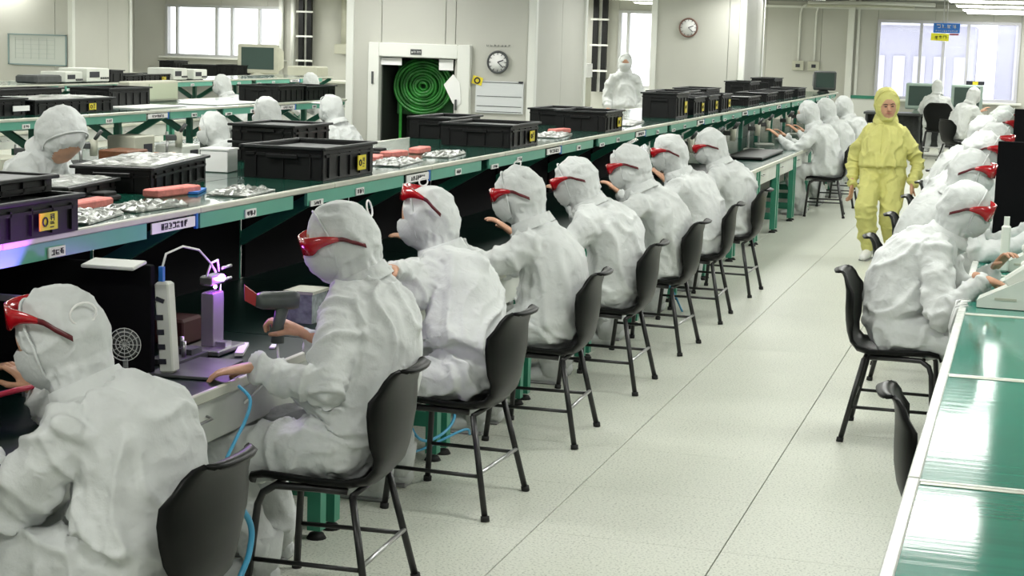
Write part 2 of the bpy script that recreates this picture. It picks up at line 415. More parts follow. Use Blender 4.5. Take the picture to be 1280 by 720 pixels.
# framed board on the left wall
t = empty('wall_chart', 'thin framed pale chart of ruled columns on the left wall', 'chart', (-14.22+.0, 18.97, 1.55))
MB().box((0, -.01, 0), (1.10, .02, .50)).build('sheet', mat('chart_pale', (.55, .58, .54), .4), t)
f_ = MB()
for x in (-.55, .55): f_.box((x, -.03, 0), (.02, .02, .52))
for z in (-.25, .25): f_.box((0, -.03, z), (1.12, .02, .02))
f_.build('frame', mat('bluegrey_frame', (.22, .30, .30), .4), t)
g_ = MB()
for k in range(6): g_.box((-.42+k*.15, -.023, .02), (.004, .003, .36))
for k in range(5): g_.box((-.05, -.023, .16-k*.075), (.76, .003, .004))
g_.build('ruled_line', mat('faint_line', (.4, .45, .43), .5), t)

# black cable risers
def riser(x, y, label):
    t = empty('cable_riser', label, 'pipe', (x, y, 0))
    for s in (-1, 1): MB().box((s*.10, 0, 1.95), (.11, .1, 2.1)).build('duct', M_blackp, t)
    MB().box((0, .06, 1.95), (.10, .03, 2.1)).build('backing', M_trim, t)
    for z in (1.35, 1.9, 2.45): MB().box((0, -.06, z), (.40, .03, .04)).build('clamp', M_trim, t)
riser(-14.12, 29.8, 'pair of black vertical ducts on the back wall right of the left window')
riser(-7.22, 29.8, 'pair of black vertical ducts on the back wall left of the standing worker')
t = empty('wall_conduit', 'two cream vertical conduits ending in a socket box by the left duct pair', 'pipe', (-13.2, 29.85, 0))
for k in range(2):
    MB().tube([(k*.35, 0, 1.75), (k*.35, 0, 2.95)], .07, 8).build('conduit', M_beige, t)
    MB().box((-.05+k*.33, -.03, 1.64), (.30, .1, .22), bev=.01).build('socket_box', M_beige, t)
t = empty('wall_conduit', 'thick white vertical pipes between the left window and the black ducts', 'pipe', (-14.75, 29.85, 0))
for k in range(2): MB().tube([(k*.3, 0, 1.2), (k*.3, 0, 2.95)], .06, 8).build('conduit', M_trim, t)

# outside: pale buildings
M_bld = mat('facade_lavender', (.34, .34, .42), .8, var=.06, vscale=.4); M_bld2 = mat('facade_light', (.46, .46, .53), .8)
t = empty('outside_building', 'pale lavender factory building seen through the right window', 'building', (0, 44, 0))
MB().box((-1.6, 0, 0), (3.6, 3, 5.4)).box((3.5, 2, -.5), (5.5, 3, 6.6)).build('facade', M_bld, t)
for k in range(6): MB().box((-2.9+k*.55, -1.52, 1.1), (.32, .06, 1.5)).build('window', M_bld2, t)
for k in range(5): MB().box((1.3+k*.9, .47, 1.4), (.10, .06, 4)).build('pilaster', M_bld2, t)
MB().box((-1.6, -1.52, 2.75), (3.8, .2, .12)).build('parapet', M_bld2, t)
MB().box((-17, 4, 0), (1, 1, 1)).build('rooftop_box', M_bld2, t)

# ------------------------------------------------------------------ benches
def lip_labels(mb, gm, y0, y1, zc, h, X, rn, n):
    mb.box((X+.004, (y0+y1)/2, zc), (.006, y1-y0, h))
    cw = h*.62
    for k in range(n):
        glyph(gm, (X+.009, (y0+y1)/2-(n*cw*1.25)/2+k*cw*1.25, zc-cw/2), (0, 1, 0), (0, 0, 1), cw, rn, thick=.001)
def bench(name, label, xe, xc, y0, n, L=1.344, facing=1, detail=True, black_until=99, side_both=True):
    """double bench; xe = worker-side edge (X), xc = centre line, n units from y0 along Y"""
    t = empty(name, label, 'workbench', (xc, y0, 0))
    X = abs(xe-xc)
    for s in ((1, -1) if side_both else (1,)):
        for k in range(n):
            ya, yb = k*L, (k+1)*L; ym = (ya+yb)/2
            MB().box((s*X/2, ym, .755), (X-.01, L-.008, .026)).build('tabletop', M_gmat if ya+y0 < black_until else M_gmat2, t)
            MB().box((s*(X+.003), ym, .755), (.018, L-.006, .036), bev=.004).build('edge_strip', M_alu, t)
            if s == 1 or detail: 
                dr = MB().box((s*(X-.03), ym, .66), (.03, L-.20, .15), bev=.006).build('drawer', M_apron, t)
                MB().tube([(s*(X-.012), ym-.50, .68), (s*(X+.012), ym-.49, .675), (s*(X+.012), ym-.37, .675), (s*(X-.012), ym-.36, .68)], .005, 6).build('handle', M_metal, dr)
            for q in (ya+.07, yb-.07):
                lg = MB().box((s*(X-.03), q, .385), (.055, .055, .70)).box((s*(X-.03), q, .10), (.05, .05, .1)).build('leg', M_green, t)
                MB().cyl((s*(X-.03), q, 0), (s*(X-.03), q, .02), .04, .028, 12).build('foot_pad', M_rubber, lg)
            MB().box((s*(X-.35), ya+.07, .16), (.60, .045, .07)).build('cross_rail', M_green, t)
            MB().box((s*(X-.65), ym, .12), (.04, L-.1, .06)).build('long_rail', M_green, t)
            MB().box((s*(X-.65), ya+.07, .385), (.045, .045, .70)).build('leg', M_green, t)
    # posts, brackets and the shelf
    for k in range(n+1):
        y = k*L; MB().box((0, y, .99), (.05, .05, .46)).build('post', M_green, t)
        for s in ((1, -1) if side_both else (1,)):
            MB().prism([(s*.045, .93), (s*.045, 1.00), (s*(X*.39), 1.215), (s*(X*.44), 1.215), (s*(X*.44), 1.185)], y-.018, y+.018, axis=1).build('bracket', M_green, t)
    sw = X*.46
    rn = random.Random(n)
    for s in ((1, -1) if side_both else (1,)):
        for k in range(n):
            ya, yb = k*L, (k+1)*L; ym = (ya+yb)/2
            MB().box((s*(sw/2), ym, 1.235), (sw-.006, L-.004, .026)).build('shelf', M_gtop, t)
            MB().box((s*(sw+.006), ym, 1.238), (.026, L-.004, .024), bev=.004).build('edge_strip', M_alu, t)
            if k % 2 == 0: a, b = ya+.01, ya+.89
            else: a, b = ya-.30, ya+.93
            if s == 1 or detail:
                MB().box((s*(sw+.004), (a+b)/2, 1.196), (.014, b-a, .058)).build('lip_panel', M_lip, t)
            if s == 1:
                spots = [((a+b)/2-.05, (a+b)/2+.05, 1.188, .034, sw+.012, 3)]
                if k % 2 == 1: spots += [(b+.03, b+.37, 1.200, .040, sw+.010, 7), (a+.02, a+.16, 1.176, .026, sw+.014, 4)]
                for y_a, y_b, zc_, hh, xx, nn in spots:
                    lb = MB(); gm = MB(); lip_labels(lb, gm, y_a, y_b, zc_, hh, xx, rn, nn)
                    lo_ = lb.build('lip_label', M_paper, t); gm.build('lettering', M_ink, lo_)['kind'] = 'stuff'
                if k % 2 == 1: MB().box((sw+.012, b+.385, 1.200), (.012, .014, .062)).build('divider', M_bluep, t)
            if ya+y0 < black_until and s == 1:
                MB().box((.035, ym, .99), (.02, L-.06, .44)).build('back_panel', M_felt, t)
                MB().box((sw*.6, ym, 1.217), (sw*.7, L-.06, .008)).build('shelf_lining', M_felt, t)
    return t
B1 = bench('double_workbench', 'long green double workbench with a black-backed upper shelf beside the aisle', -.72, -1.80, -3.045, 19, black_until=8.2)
B2 = bench('double_workbench', 'green double workbench in the second row behind the first at left', -4.82, -5.90, -1.0, 9, black_until=-99)
B3 = bench('double_workbench', 'third green workbench row farthest left with white instruments on its shelf', -8.95, -10.0, 3.0, 13, black_until=-99)

# right bench: flat tables in front, workers farther on
t = empty('side_table', 'green-topped table run with glossy clear sheeting at the right edge', 'table', (1.54, 0, 0))
ys = [-5.0, -3.27, -1.57, .10, 1.69, 3.2, 4.7, 6.2, 7.7, 9.2, 10.7, 12.2, 13.7, 15.2]
for a, b in zip(ys[:-1], ys[1:]):
    ym = (a+b)/2
    MB().box((.55, ym, .735), (1.10, b-a-.012, .026), bev=.003).build('tabletop', M_gplas, t)
    e_ = MB().box((.0, ym, .738), (.035, b-a-.012, .034), bev=.004).box((.55, b-.012, .739), (1.08, .018, .026)).build('edge_strip', mat('white_strip', (.68, .70, .66), .35, var=.12, vscale=40), t)
    MB().box((.55, b-.035, .7495), (1.06, .03, .002)).build('clear_tape', M_alu, t)
    MB().box((.05, ym, .66), (.02, b-a-.2, .12)).build('apron', M_apron, t)
    for q in (a+.08, b-.08): MB().box((.06, q, .36), (.05, .05, .72)).build('leg', M_green, t)
    MB().box((1.0, ym, .36), (.05, .05, .72)).build('leg', M_green, t)
def partition(x0, x1, y, z0, z1, label, m=M_felt, th=.03):
    return tag(MB().box(((x0+x1)/2, y, (z0+z1)/2), (x1-x0, th, z1-z0), bev=.004).build('partition_board', m), label, 'partition')
partition(1.60, 2.6, 4.95, .752, 1.39, 'black upright board on the right table behind the second red-visored worker')
partition(1.66, 2.6, 8.3, .752, 1.50, 'farther black upright board on the right table near the edge of the frame')
sh = empty('upper_shelf', 'short green shelf on posts above the far right table', 'shelf', (1.75, 10.5, 0))
MB().box((.45, 0, 1.50), (.9, 3.4, .03)).build('shelf_board', M_green, sh)
for q in (-1.5, 1.5): MB().box((.35, q, 1.12), (.04, .04, .74)).build('post', M_green, sh)
# perpendicular black board of the nearest stations
partition(-1.76, -1.005, -1.25, .77, 1.145, 'black upright board standing across the near bench beside the purple lamp')
bd = tag(MB().box((-1.10, -1.34, 1.153), (.19, .10, .012), rot3(.12, 0, .05), bev=.003).build('white_tray', M_white), 'small pale tray resting on the top corner of the near black board', 'tray')

# ------------------------------------------------------------------ crates, foam and foil on the shelf
def crate(x0, x1, y0, y1, z, h, label, group=None, sticker=None, lid=None, rz=0, name='crate', foil=False):
    """open black tote with a flange; sticker 'x' on its +X side, '-y' on its near side"""
    cx, cy = (x0+x1)/2, (y0+y1)/2; sx, sy = x1-x0, y1-y0
    t = empty(name, label, 'crate', (cx, cy, z), rz, group)
    b = MB(); w_ = .012
    b.box((0, 0, .008), (sx*.96, sy*.96, .014))
    for s in (-1, 1):
        b.box((s*(sx/2-.012), 0, h/2), (w_, sy-.02, h)); b.box((0, s*(sy/2-.012), h/2), (sx-.03, w_, h))
    for s in (-1, 1):
        b.box((s*(sx/2-.003), 0, h-.035), (.012, sy*.92, .012)); b.box((0, s*(sy/2-.003), h-.035), (sx*.92, .012, .012))
    nx = max(2, int(sx/.12)); ny = max(2, int(sy/.12))
    for k in range(nx): b.box((-sx/2+(k+.5)*sx/nx, -sy/2+.002, h*.45), (.008, .01, h*.75))
    for k in range(ny): b.box((sx/2-.002, -sy/2+(k+.5)*sy/ny, h*.45), (.01, .008, h*.75))
    b.build('body', M_blackp, t)
    r = MB()
    for s in (-1, 1): r.box((s*(sx/2), 0, h), (.024, sy+.024, .014), bev=.003); r.box((0, s*(sy/2), h), (sx+.0, .024, .014), bev=.003)
    r.build('rim', M_rim, t)
    MB().box((0, -sy/2-.012, h*.72), (min(.16, sx*.5), .012, .02), bev=.003).build('handle', M_blackp, t)
    if sticker:
        g = MB(); rn = random.Random(3)
        if sticker == 'x':
            q = MB().box((sx/2+.009, sy*.20, h*.42), (.004, .105, h*.48)).build('sticker', M_yl, t)
            g.tube([(sx/2+.013, sy*.20-.025+.014*math.cos(a), h*.42+.014*math.sin(a)) for a in [2*PI*k/10 for k in range(10)]], .003, 5, closed=True)
            for k in range(2): glyph(g, (sx/2+.011, sy*.20+.004, h*.42-.03+k*.030), (0, 1, 0), (0, 0, 1), .028, rn, thick=.001)
        else:
            q = MB().box((sx*.26, -sy/2-.009, h*.42), (.07, .004, h*.45)).build('sticker', M_yl, t)
            for k in range(2): glyph(g, (sx*.26-.03+k*.03, -sy/2-.012, h*.36), (1, 0, 0), (0, 0, 1), .026, rn, thick=.001)
        g.build('symbol', M_ink, q)
    if lid == 'foil':
        foil_sheet(sx*.92, sy*.92).build('foil_sheet', M_foil, t).location = (0, 0, h+.002)
    elif lid:
        MB().box((0, 0, h*.82), (sx*.9, sy*.9, .02)).build('contents', M_dkgrey, t)
    return t
def foil_sheet(sx, sy, seed=1, amp=.012):
    rn = random.Random(seed); m = MB(); n = 14; vs_ = []; fs = []
    for i in range(n+1):
        for j in range(n+1):
            e = 0 if i in (0, n) or j in (0, n) else 1
            vs_.append((-sx/2+sx*i/n+rn.uniform(-.2, .2)*sx/n*e, -sy/2+sy*j/n+rn.uniform(-.2, .2)*sy/n*e, .006+rn.uniform(0, amp)*e))
    for i in range(n):
        for j in range(n):
            a = i*(n+1)+j; fs.append((a, a+n+1, a+n+2, a+1))
    o = len(vs_); vs_ += [(x, y, -.001) for x, y, z in vs_[:]]
    k = n+1; rim = [i*k for i in range(n)]+[n*k+j for j in range(n)]+[i*k+n for i in range(n, 0, -1)]+[j for j in range(n, 0, -1)]
    for a, b in zip(rim, rim[1:]+rim[:1]): fs.append((a, b, b+o, a+o))
    fs.append(tuple(r_+o for r_ in rim)); return m.add(vs_, fs)
ZS = 1.249
crate(-1.80, -1.27, -1.98, -1.26, ZS, .12, 'black crate with a yellow sticker at the very left end of the near shelf', sticker='x', lid=True)
crate(-1.80, -1.37, -1.90, -1.26, ZS+.128, .05, 'shallow black crate stacked on the stickered crate at far left', lid=True)
crate(-2.10, -1.77, -.62, -.10, ZS, .065, 'low black crate with a crumpled foil cover, nearer of the foil-topped pair', lid='foil', rz=.15)
crate(-2.12, -1.78, -.03, .82, ZS, .105, 'wide black crate topped with shiny crumpled foil, farther of the foil-topped pair', lid='foil', rz=.2)
t = empty('carton', 'small white carton between the foil-topped crate and stacked black crates', 'box', (-2.02, 1.27, ZS), .1)
MB().box((0, 0, .055), (.14, .14, .11), bev=.004).build('box_body', M_paper, t); MB().box((0, 0, .112), (.15, .15, .008)).build('lid', M_paper, t)
crate(-1.79, -1.37, 1.05, 1.70, ZS, .15, 'black crate with a yellow sticker just behind the second worker', sticker='x', lid=True)
crate(-2.32, -1.95, 2.0, 2.5, ZS, .10, 'lower of two stacked black crates on the rear half of the near shelf', lid=True)
crate(-2.32, -1.95, 2.0, 2.5, ZS+.107, .085, 'upper of two stacked black crates on the rear half of the near shelf', lid=True)
crate(-2.30, -2.0, 4.7, 5.4, ZS, .14, 'black crate in front of the green coil doorway', lid=True)
crate(-1.86, -1.38, 4.1, 4.75, ZS, .14, 'black crate with a yellow sticker right of the doorway', sticker='x', lid=True)
crate(-1.78, -1.37, 6.6, 7.2, ZS, .15, 'black crate with a yellow sticker below the bright wall corner', sticker='x', lid=True)
crate(-2.2, -1.85, 7.3, 8.0, ZS, .13, 'black crate behind the one below the bright wall corner', lid=True)
for k, (y, x) in enumerate(((9.6, -1.76), (10.5, -1.74), (11.3, -1.74), (12.1, -1.74))):
    crate(x, -1.42, y, y+.6, ZS, .23 if k == 0 else .17, ['tall black crate with end stickers below the farther wall', 'second tall black crate of the row below the farther wall', 'third tall black crate of the row below the farther wall', 'fourth tall black crate of the row below the farther wall'][k], sticker='x', lid=True)
for k, (x0, x1, y, h) in enumerate(((-2.28, -1.86, 12.2, .18), (-1.8, -1.42, 13.9, .10), (-2.25, -1.85, 13.5, .19), (-1.85, -1.45, 15.6, .11), (-2.25, -1.9, 17, .22), (-1.85, -1.45, 17.2, .11), (-1.85, -1.45, 18.6, .12), (-2.25, -1.9, 19.3, .24))):
    crate(x0, x1, y, y+.9, ZS, h, ['wide low black crate below the far clock', 'flat black crate nearer the lip below the far clock', 'thin black tray behind the flat crate below the far clock', 'black crate by the bright column on the far shelf', 'black crate at the rear of the far shelf', 'black crate left of the small monitor', 'black crate touching the small monitor stand', 'dark crate behind the small monitor'][k], sticker=None, lid=True, group='black crates along the far shelf')
# foam blocks and foil packets
def foam(x, y, rz, L, label, z=ZS): 
    o = MB().box((0, 0, .017), (.075, L, .034), bev=.006).build('foam_block', M_pink); o.location = (x, y, z); o.rotation_euler = (0, 0, rz)
    return tag(o, label, 'foam block', 'pink foam blocks on the shelf')
foam(-1.62, -.66, .05, .34, 'pink foam block nearest the left crate on the near shelf')
foam(-1.62, .04, -.10, .32, 'pink foam block between the foil packets and foil-topped crate')
foam(-1.66, 2.42, .2, .22, 'first small pink foam block right of the stickered crate behind the second worker')
foam(-1.70, 2.85, -.1, .22, 'second small pink foam block right of the stickered crate')
foam(-1.70, 3.28, .1, .26, 'third pink foam block, farthest of the three before the doorway')
foam(-1.70, 5.65, .3, .34, 'red foam block right of the crate beside the doorway')
foam(-1.62, 6.15, -.2, .25, 'red foam block at the foot of the bright wall corner')
foam(-1.62, 7.75, .1, .35, 'red foam block right of the sticker crate below the wall corner')
foam(-1.75, 8.4, .1, .3, 'red foam block before the tall crate row')
def foilp(x, y, rz, sx, sy, label, seed=2):
    o = foil_sheet(sx, sy, seed, .02).build('foil_packet', M_foil); o.location = (x, y, ZS+.002); o.rotation_euler = (0, 0, rz)
    return tag(o, label, 'foil packet', 'silver foil packets on the shelf')
foilp(-1.44, -.95, .2, .16, .38, 'crumpled foil packet on the lip in front of the nearest pink block', 3)
foilp(-1.45, -.50, -.1, .16, .34, 'crumpled foil packet between the two nearest pink blocks', 4)
foilp(-1.42, .28, .1, .18, .36, 'crumpled foil packet below the second pink block', 5)
foilp(-1.50, 2.35, .1, .18, .50, 'flat foil packet right of the stickered crate behind the second worker', 6)
foilp(-1.50, 3.15, .1, .16, .45, 'flat foil packet before the doorway on the shelf lip', 7)
foilp(-1.55, 5.7, .1, .2, .6, 'foil packet beside the red foam block', 8)
foilp(-1.55, 8.1, .1, .2, .9, 'foil packet left of the tall crate row', 9)
for k, (x, y) in enumerate(((-1.72, .50-.85), (-1.84, 2.95), (-1.86, 2.55))):
    tag(MB().box((x, y, ZS+.012), (.08, .16, .022), bev=.006).box((x, y+.01, ZS+.03), (.06, .10, .016), bev=.004).build('black_pouch', M_rubber), ['black pouch beside the second pink foam block', 'right-hand black pouch behind the three small pink blocks', 'left-hand black pouch behind the three small pink blocks'][k], 'pouch')
tag(MB().box((-1.62, .2, ZS+.006), (.10, .22, .01), rot3(0, 0, .3)).build('blue_folder', M_bluep), 'thin dark blue folder by the second pink foam block', 'folder')
# purple-lit strip label at the left end is lit by the unseen lamp below

# second row: crates
def c2(x0, x1, y0, y1, h, lab, **k): return crate(x0, x1, y0, y1, ZS, h, lab, **k)
c2(-6.20, -5.62, 4.0, 5.2, .13, 'black crate at the left end of the second row shelf', lid=True)
c2(-6.05, -5.58, 5.25, 6.45, .11, 'long black crate with a yellow end sticker on the second row shelf', sticker='x', lid='foil')
c2(-6.35, -6.10, 5.3, 6.5, .17, 'black crate behind the long one on the second row shelf', lid=True)
c2(-6.35, -5.95, 7.0, 7.75, .16, 'black crate left of the beige machine on the second row shelf', lid=True)
tag(MB().box((-5.57, 5.05, ZS+.06), (.006, .22, .04)).build('slip_label', M_paper), 'white slip on the front of the leftmost second row crate', 'label')
t = empty('beige_cabinet', 'beige box-shaped machine on the second row shelf', 'machine', (-6.30, 8.35, ZS))
MB().box((0, 0, .10), (.12, .95, .20), bev=.012).build('casing', M_beige, t); MB().box((.063, .17, .10), (.008, .56, .15)).build('front_panel', mat('pale_green_panel', (.42, .46, .33), .5), t)
c2(-5.95, -5.5, 9.55, 10.2, .155, 'black crate on the second row shelf above the leftmost bent worker', lid=True)
c2(-5.95, -5.5, 10.25, 11.05, .14, 'second black crate at the right end of the second row shelf', lid=True)
tag(MB().box((-5.80, 7.35, ZS+.004), (.40, .85, .006)).build('white_sheet', M_paper), 'left white sheet lying on the second row shelf', 'paper')
tag(MB().box((-5.72, 8.75, ZS+.004), (.42, 1.1, .006)).build('white_sheet', M_paper), 'right white sheet lying before the beige machine', 'paper')
# third row instruments
def scope(x, y, label, w_=.34, dp=.4, h=.15, rz=0, m=None):
    t = empty('test_instrument', label, 'instrument', (x, y, ZS), rz)
    MB().box((0, 0, h/2+.012), (dp, w_, h), bev=.01).build('casing', m or M_white, t)
    MB().box((dp/2+.003, -w_*.16, h*.62), (.008, w_*.42, h*.42)).build('display', M_ink, t)
    kn = MB()
    for k in range(4): kn.cyl((dp/2, w_*(.12+.1*k), h*.35), (dp/2+.02, w_*(.12+.1*k), h*.35), .012, n=8)
    kn.build('knob', M_dkgrey, t)
    for s in (-1, 1): MB().box((0, s*w_*.35, .006), (dp*.8, .03, .012)).build('foot', M_rubber, t)
    return t
scope(-9.75, 12.42, 'pale grey instrument with a dark display, left one of the third row', .40, .35, .13)
scope(-9.75, 12.95, 'pale grey instrument under a black lid, right of the left instrument', .55, .4, .17)
scope(-9.7, 15.05, 'small white instrument at the right end of the third row shelf', .4, .4, .16)
scope(-9.7, 15.65, 'second small white instrument at the right end of the third row shelf', .4, .4, .14)
tag(MB().box((-9.65, 11.75, ZS+.06), (.3, .55, .10), bev=.02).build('power_supply', M_dkgrey), 'dark grey supply box at the left of the third row instruments', 'instrument')
for k, (y, L) in enumerate(((13.25, .35), (13.62, .45), (14.1, .8))): crate(-10.0, -9.55, y, y+L, ZS, (.15, .08, .09)[k], ['black crate right of the third row instruments', 'second black crate on the third row shelf', 'long low black crate on the third row shelf with a bright end'][k], sticker='x' if k == 2 else None, lid=True)
# crates on far left back bench
fb = empty('back_counter', 'pale counter along the far left wall under the left window', 'counter', (-13.4, 23.5, 0))
MB().box((0, 0, 1.08), (7.2, .9, .04)).build('countertop', M_alu, fb); MB().box((0, .1, .53), (7.0, .6, 1.05)).build('base', M_wallj, fb)
for k, (x, wd, h) in enumerate(((-14.1, .32, .26), (-13.4, .75, .20), (-12.72, .62, .22))): crate(x-wd/2, x+wd/2, 23.2, 23.8, 1.102, h, ['small black crate below the left window', 'long black crate below the left window, left one', 'long black crate below the left window beside the grey monitor'][k], lid=True)
def crt(name, label, x, y, z, w_, h, dpt, rz, m=M_beige, frame=None):
    t = empty(name, label, 'monitor', (x, y, z), rz)
    MB().box((0, 0, h*.55), (w_, .08, h*.86), bev=.02).build('bezel', frame or m, t)
    MB().prism([(.04, h*.15), (dpt, h*.3), (dpt, h*.78), (.04, h*.95)], -w_*.44, w_*.44, axis=0).build('casing', m, t)
    MB().box((0, -.045, h*.57), (w_*.80, .012, h*.64)).build('screen', M_screen, t)
    MB().tube([(0, .1, .0), (0, .1, h*.2)], [w_*.3, w_*.14], 14).build('stand', m, t)
    return t
crt('crt_monitor', 'beige framed monitor with a grey screen at the far left counter', -12.22, 23.3, 1.102, .80, .64, .45, .1)
tag(MB().box((-11.25, 23.4, 1.23), (.62, .5, .24), bev=.02).build('grey_machine', M_beige), 'beige machine at the right end of the far left counter', 'machine')
crt('crt_monitor', 'small dark-framed monitor on the far end of the near shelf', -1.42, 21.6, ZS, .36, .36, .3, .25, M_dkgrey)
t = empty('carton', 'white carton with one black side left of the standing worker', 'box', (-4.75, 18.5, 0))
MB().box((0, 0, 1.53), (.42, .3, .20)).build('white_face', M_paper, t); MB().box((-.33, 0, 1.52), (.22, .3, .24)).build('black_side', M_ink, t)
MB().box((-.1, 0, .71), (.6, .3, 1.42)).build('cabinet', M_beige, t)

# ------------------------------------------------------------------ far end desks
dk = empty('computer_desk', 'dark desk holding monitors below the right window', 'desk', (.2, 27.2, 0))
MB().box((0, 0, .78), (2.9, .8, .04)).build('desktop', M_dkgrey, dk)
for x in (-1.4, -.4, .6, 1.4): MB().box((x, 0, .38), (.04, .7, .76)).build('leg', M_dkgrey, dk)
MB().box((0, .36, .45), (2.8, .03, .6)).build('back_board', M_dkgrey, dk)
crt('crt_monitor', 'left grey monitor on the desk below the right window', -.22, 27.15, .80, .58, .58, .4, 0, mat('pale_green_case', (.35, .45, .40), .5))
crt('crt_monitor', 'right grey monitor on the desk below the right window', .62, 27.15, .80, .58, .58, .4, 0, MATS['pale_green_case'])
tag(MB().box((-1.2, 28.6, 1.03), (.95, .3, .06)).box((-1.2, 28.6, .5), (.9, .25, 1.0), mi=1).build('low_cabinet', [M_green, M_trim]), 'low pale cabinet with a green top under the right window', 'cabinet')
hs = empty('hanging_sign', 'blue hanging sign with white characters before the right window', 'sign', (.32, 24, 2.37))
MB().box((0, 0, 0), (.44, .02, .165), bev=.004).build('board', mat('sign_blue', (.02, .17, .62), .4), hs)
gm = MB(); rn = random.Random(11)
for k in range(4): glyph(gm, (-.17+k*.088, -.013, -.005), (1, 0, 0), (0, 0, 1), .066, rn)
for k in range(11): glyph(gm, (-.18+k*.034, -.013, -.062), (1, 0, 0), (0, 0, 1), .024, rn)
gm.build('lettering', M_paper, hs)
MB().tube([(-.06, 0, .08), (-.06, 0, .63)], .008, 6).tube([(.0, 0, .08), (.0, 0, .63)], .008, 6).build('hanger', M_metal, hs)
ys_ = empty('hanging_sign', 'small yellow sign with dark characters below the blue sign', 'sign', (.215, 24.02, 2.215))
MB().box((0, 0, 0), (.30, .015, .125), rot3(0, .03, 0), bev=.004).build('board', mat('sign_yellow', (.85, .80, .02), .4), ys_)
gm = MB()
for k in range(3): glyph(gm, (-.09+k*.07, -.01, -.035), (1, 0, 0), (0, 0, 1), .058, rn)
gm.build('lettering', M_ink, ys_); MB().tube([(0, 0, .06), (0, 0, .075)], .006, 6).build('hanger', M_metal, ys_)
tag(MB().box((.45, 24.0, 2.265), (.15, .012, .03)).build('small_label', mat('maroon', (.35, .08, .10), .5)), 'tiny maroon strip under the right half of the blue sign', 'label')
t = tag(MB().box((.75, 28.0, 1.38), (.34, .02, .075)).box((.75, 27.985, 1.38), (.10, .012, .06), mi=1).build('striped_tag', [M_ink, M_yl]), 'black and yellow strip standing on the right monitor', 'label')
t.location.y = -.55; t.location.z = .02

# ------------------------------------------------------------------ chair
def chair_shell():
    prof = [(.245, .415, .185), (.235, .437, .20), (.19, .450, .212), (.10, .447, .215), (.0, .440, .213), (-.10, .437, .200), (-.165, .450, .178), (-.205, .485, .172), (-.225, .535, .178),
            (-.235, .59, .205), (-.238, .65, .235), (-.238, .70, .246), (-.240, .745, .238), (-.245, .78, .215), (-.254, .808, .185), (-.268, .828, .155), (-.290, .836, .130), (-.312, .828, .115)]
    n = 14; G = []
    for i, (y, z, wd) in enumerate(prof):
        row = []
        back = max(0, min(1, (i-6)/3)); seat = 1-back
        for k in range(n+1):
            u = -1+2*k/n; x = wd*math.sin(u*PI/2*.97)/math.sin(PI/2*.97)
            zz = z+seat*(.028*abs(u)**3-.012*(1-u*u)*(1 if 1 < i < 7 else .3)); yy = y+back*(.050*u*u)*(1 if i < 13 else .6)
            row.append((x, yy, zz))
        G.append(row)
    return G
def chair_mesh():
    G = chair_shell(); m = MB(); R_, C_ = len(G), len(G[0]); V = [Vector(p) for r in G for p in r]; N = []
    for i in range(R_):
        for k in range(C_):
            a = Vector(G[min(i+1, R_-1)][k])-Vector(G[max(i-1, 0)][k]); b = Vector(G[i][min(k+1, C_-1)])-Vector(G[i][max(k-1, 0)])
            N.append(a.cross(b).normalized())
    th = .006; vs_ = [v+q*th for v, q in zip(V, N)]+[v-q*th for v, q in zip(V, N)]; o = R_*C_; fs = []
    for i in range(R_-1):
        for k in range(C_-1):
            a = i*C_+k; fs.append((a, a+1, a+C_+1, a+C_)); fs.append((o+a+C_, o+a+C_+1, o+a+1, o+a))
    for i in range(R_-1):
        for k in (0, C_-1): a = i*C_+k; fs.append((a, a+C_, a+C_+o, a+o))
    for k in range(C_-1):
        for i in (0, R_-1): a = i*C_+k; fs.append((a, a+1, a+1+o, a+o))
    return m.add(vs_, fs, 0, True)
def make_chair(label, group):
    t = empty('chair', label, 'chair', (0, 0, 0), 0, group)
    shell = chair_mesh().build('seat_shell', M_chair, t)
    r = .0135
    for s in (-1, 1):
        fr = MB().tube([(s*.245, .235, .0), (s*.205, .205, .36), (s*.195, .19, .40), (s*.185, .15, .425), (s*.175, 0, .425), (s*.165, -.10, .42)], r, 8).build('leg', M_tubeb, t)
        MB().cyl((s*.245, .235, 0), (s*.2435, .2335, .022), .018, n=10).build('foot_cap', M_rubber, fr)
        br = MB().tube([(s*.262, -.215, .0), (s*.19, -.125, .415)], r, 8).build('leg', M_tubeb, t)
        MB().cyl((s*.262, -.215, 0), (s*.259, -.212, .022), .018, n=10).build('foot_cap', M_rubber, br)
        MB().tube([(s*.232, -.178, .175), (s*.226, .219, .175)], .0085, 8).build('stretcher', M_tubeb, t)
    MB().tube([(-.232, -.178, .19), (.232, -.178, .19)], .0085, 8).build('stretcher', M_metal, t)
    MB().tube([(-.19, -.125, .415), (.19, -.125, .415)], .0105, 8).build('seat_rail', M_tubeb, t)
    MB().tube([(-.19, .16, .42), (.19, .16, .42)], .0105, 8).build('seat_rail', M_tubeb, t)
    return t
X0 = -.42
chair0 = make_chair('black moulded chair under the nearest white-suited worker at lower left', 'black chairs along the near bench')
LROW = [(-2.40, 'black moulded chair under the nearest white-suited worker at lower left'),
        (-1.03, 'black moulded chair under the worker holding the grey hot-air tool'),
        (.31, 'black moulded chair under the third worker, with blue hose coils behind it'),
        (1.64, 'black moulded chair under the fourth worker from the left'),
        (3.00, 'black moulded chair under the fifth worker from the left'),
        (4.32, 'black moulded chair under the sixth worker from the left'),
        (5.66, 'black moulded chair under the seventh worker from the left'),
        (7.05, 'black moulded chair under the last worker of the near cluster'),
        (13.9, 'black chair under the first far worker behind the empty bench stretch'),
        (15.3, 'black chair under the second far worker left of the yellow suit'),
        (16.6, 'black chair under the third far worker left of the yellow suit')]
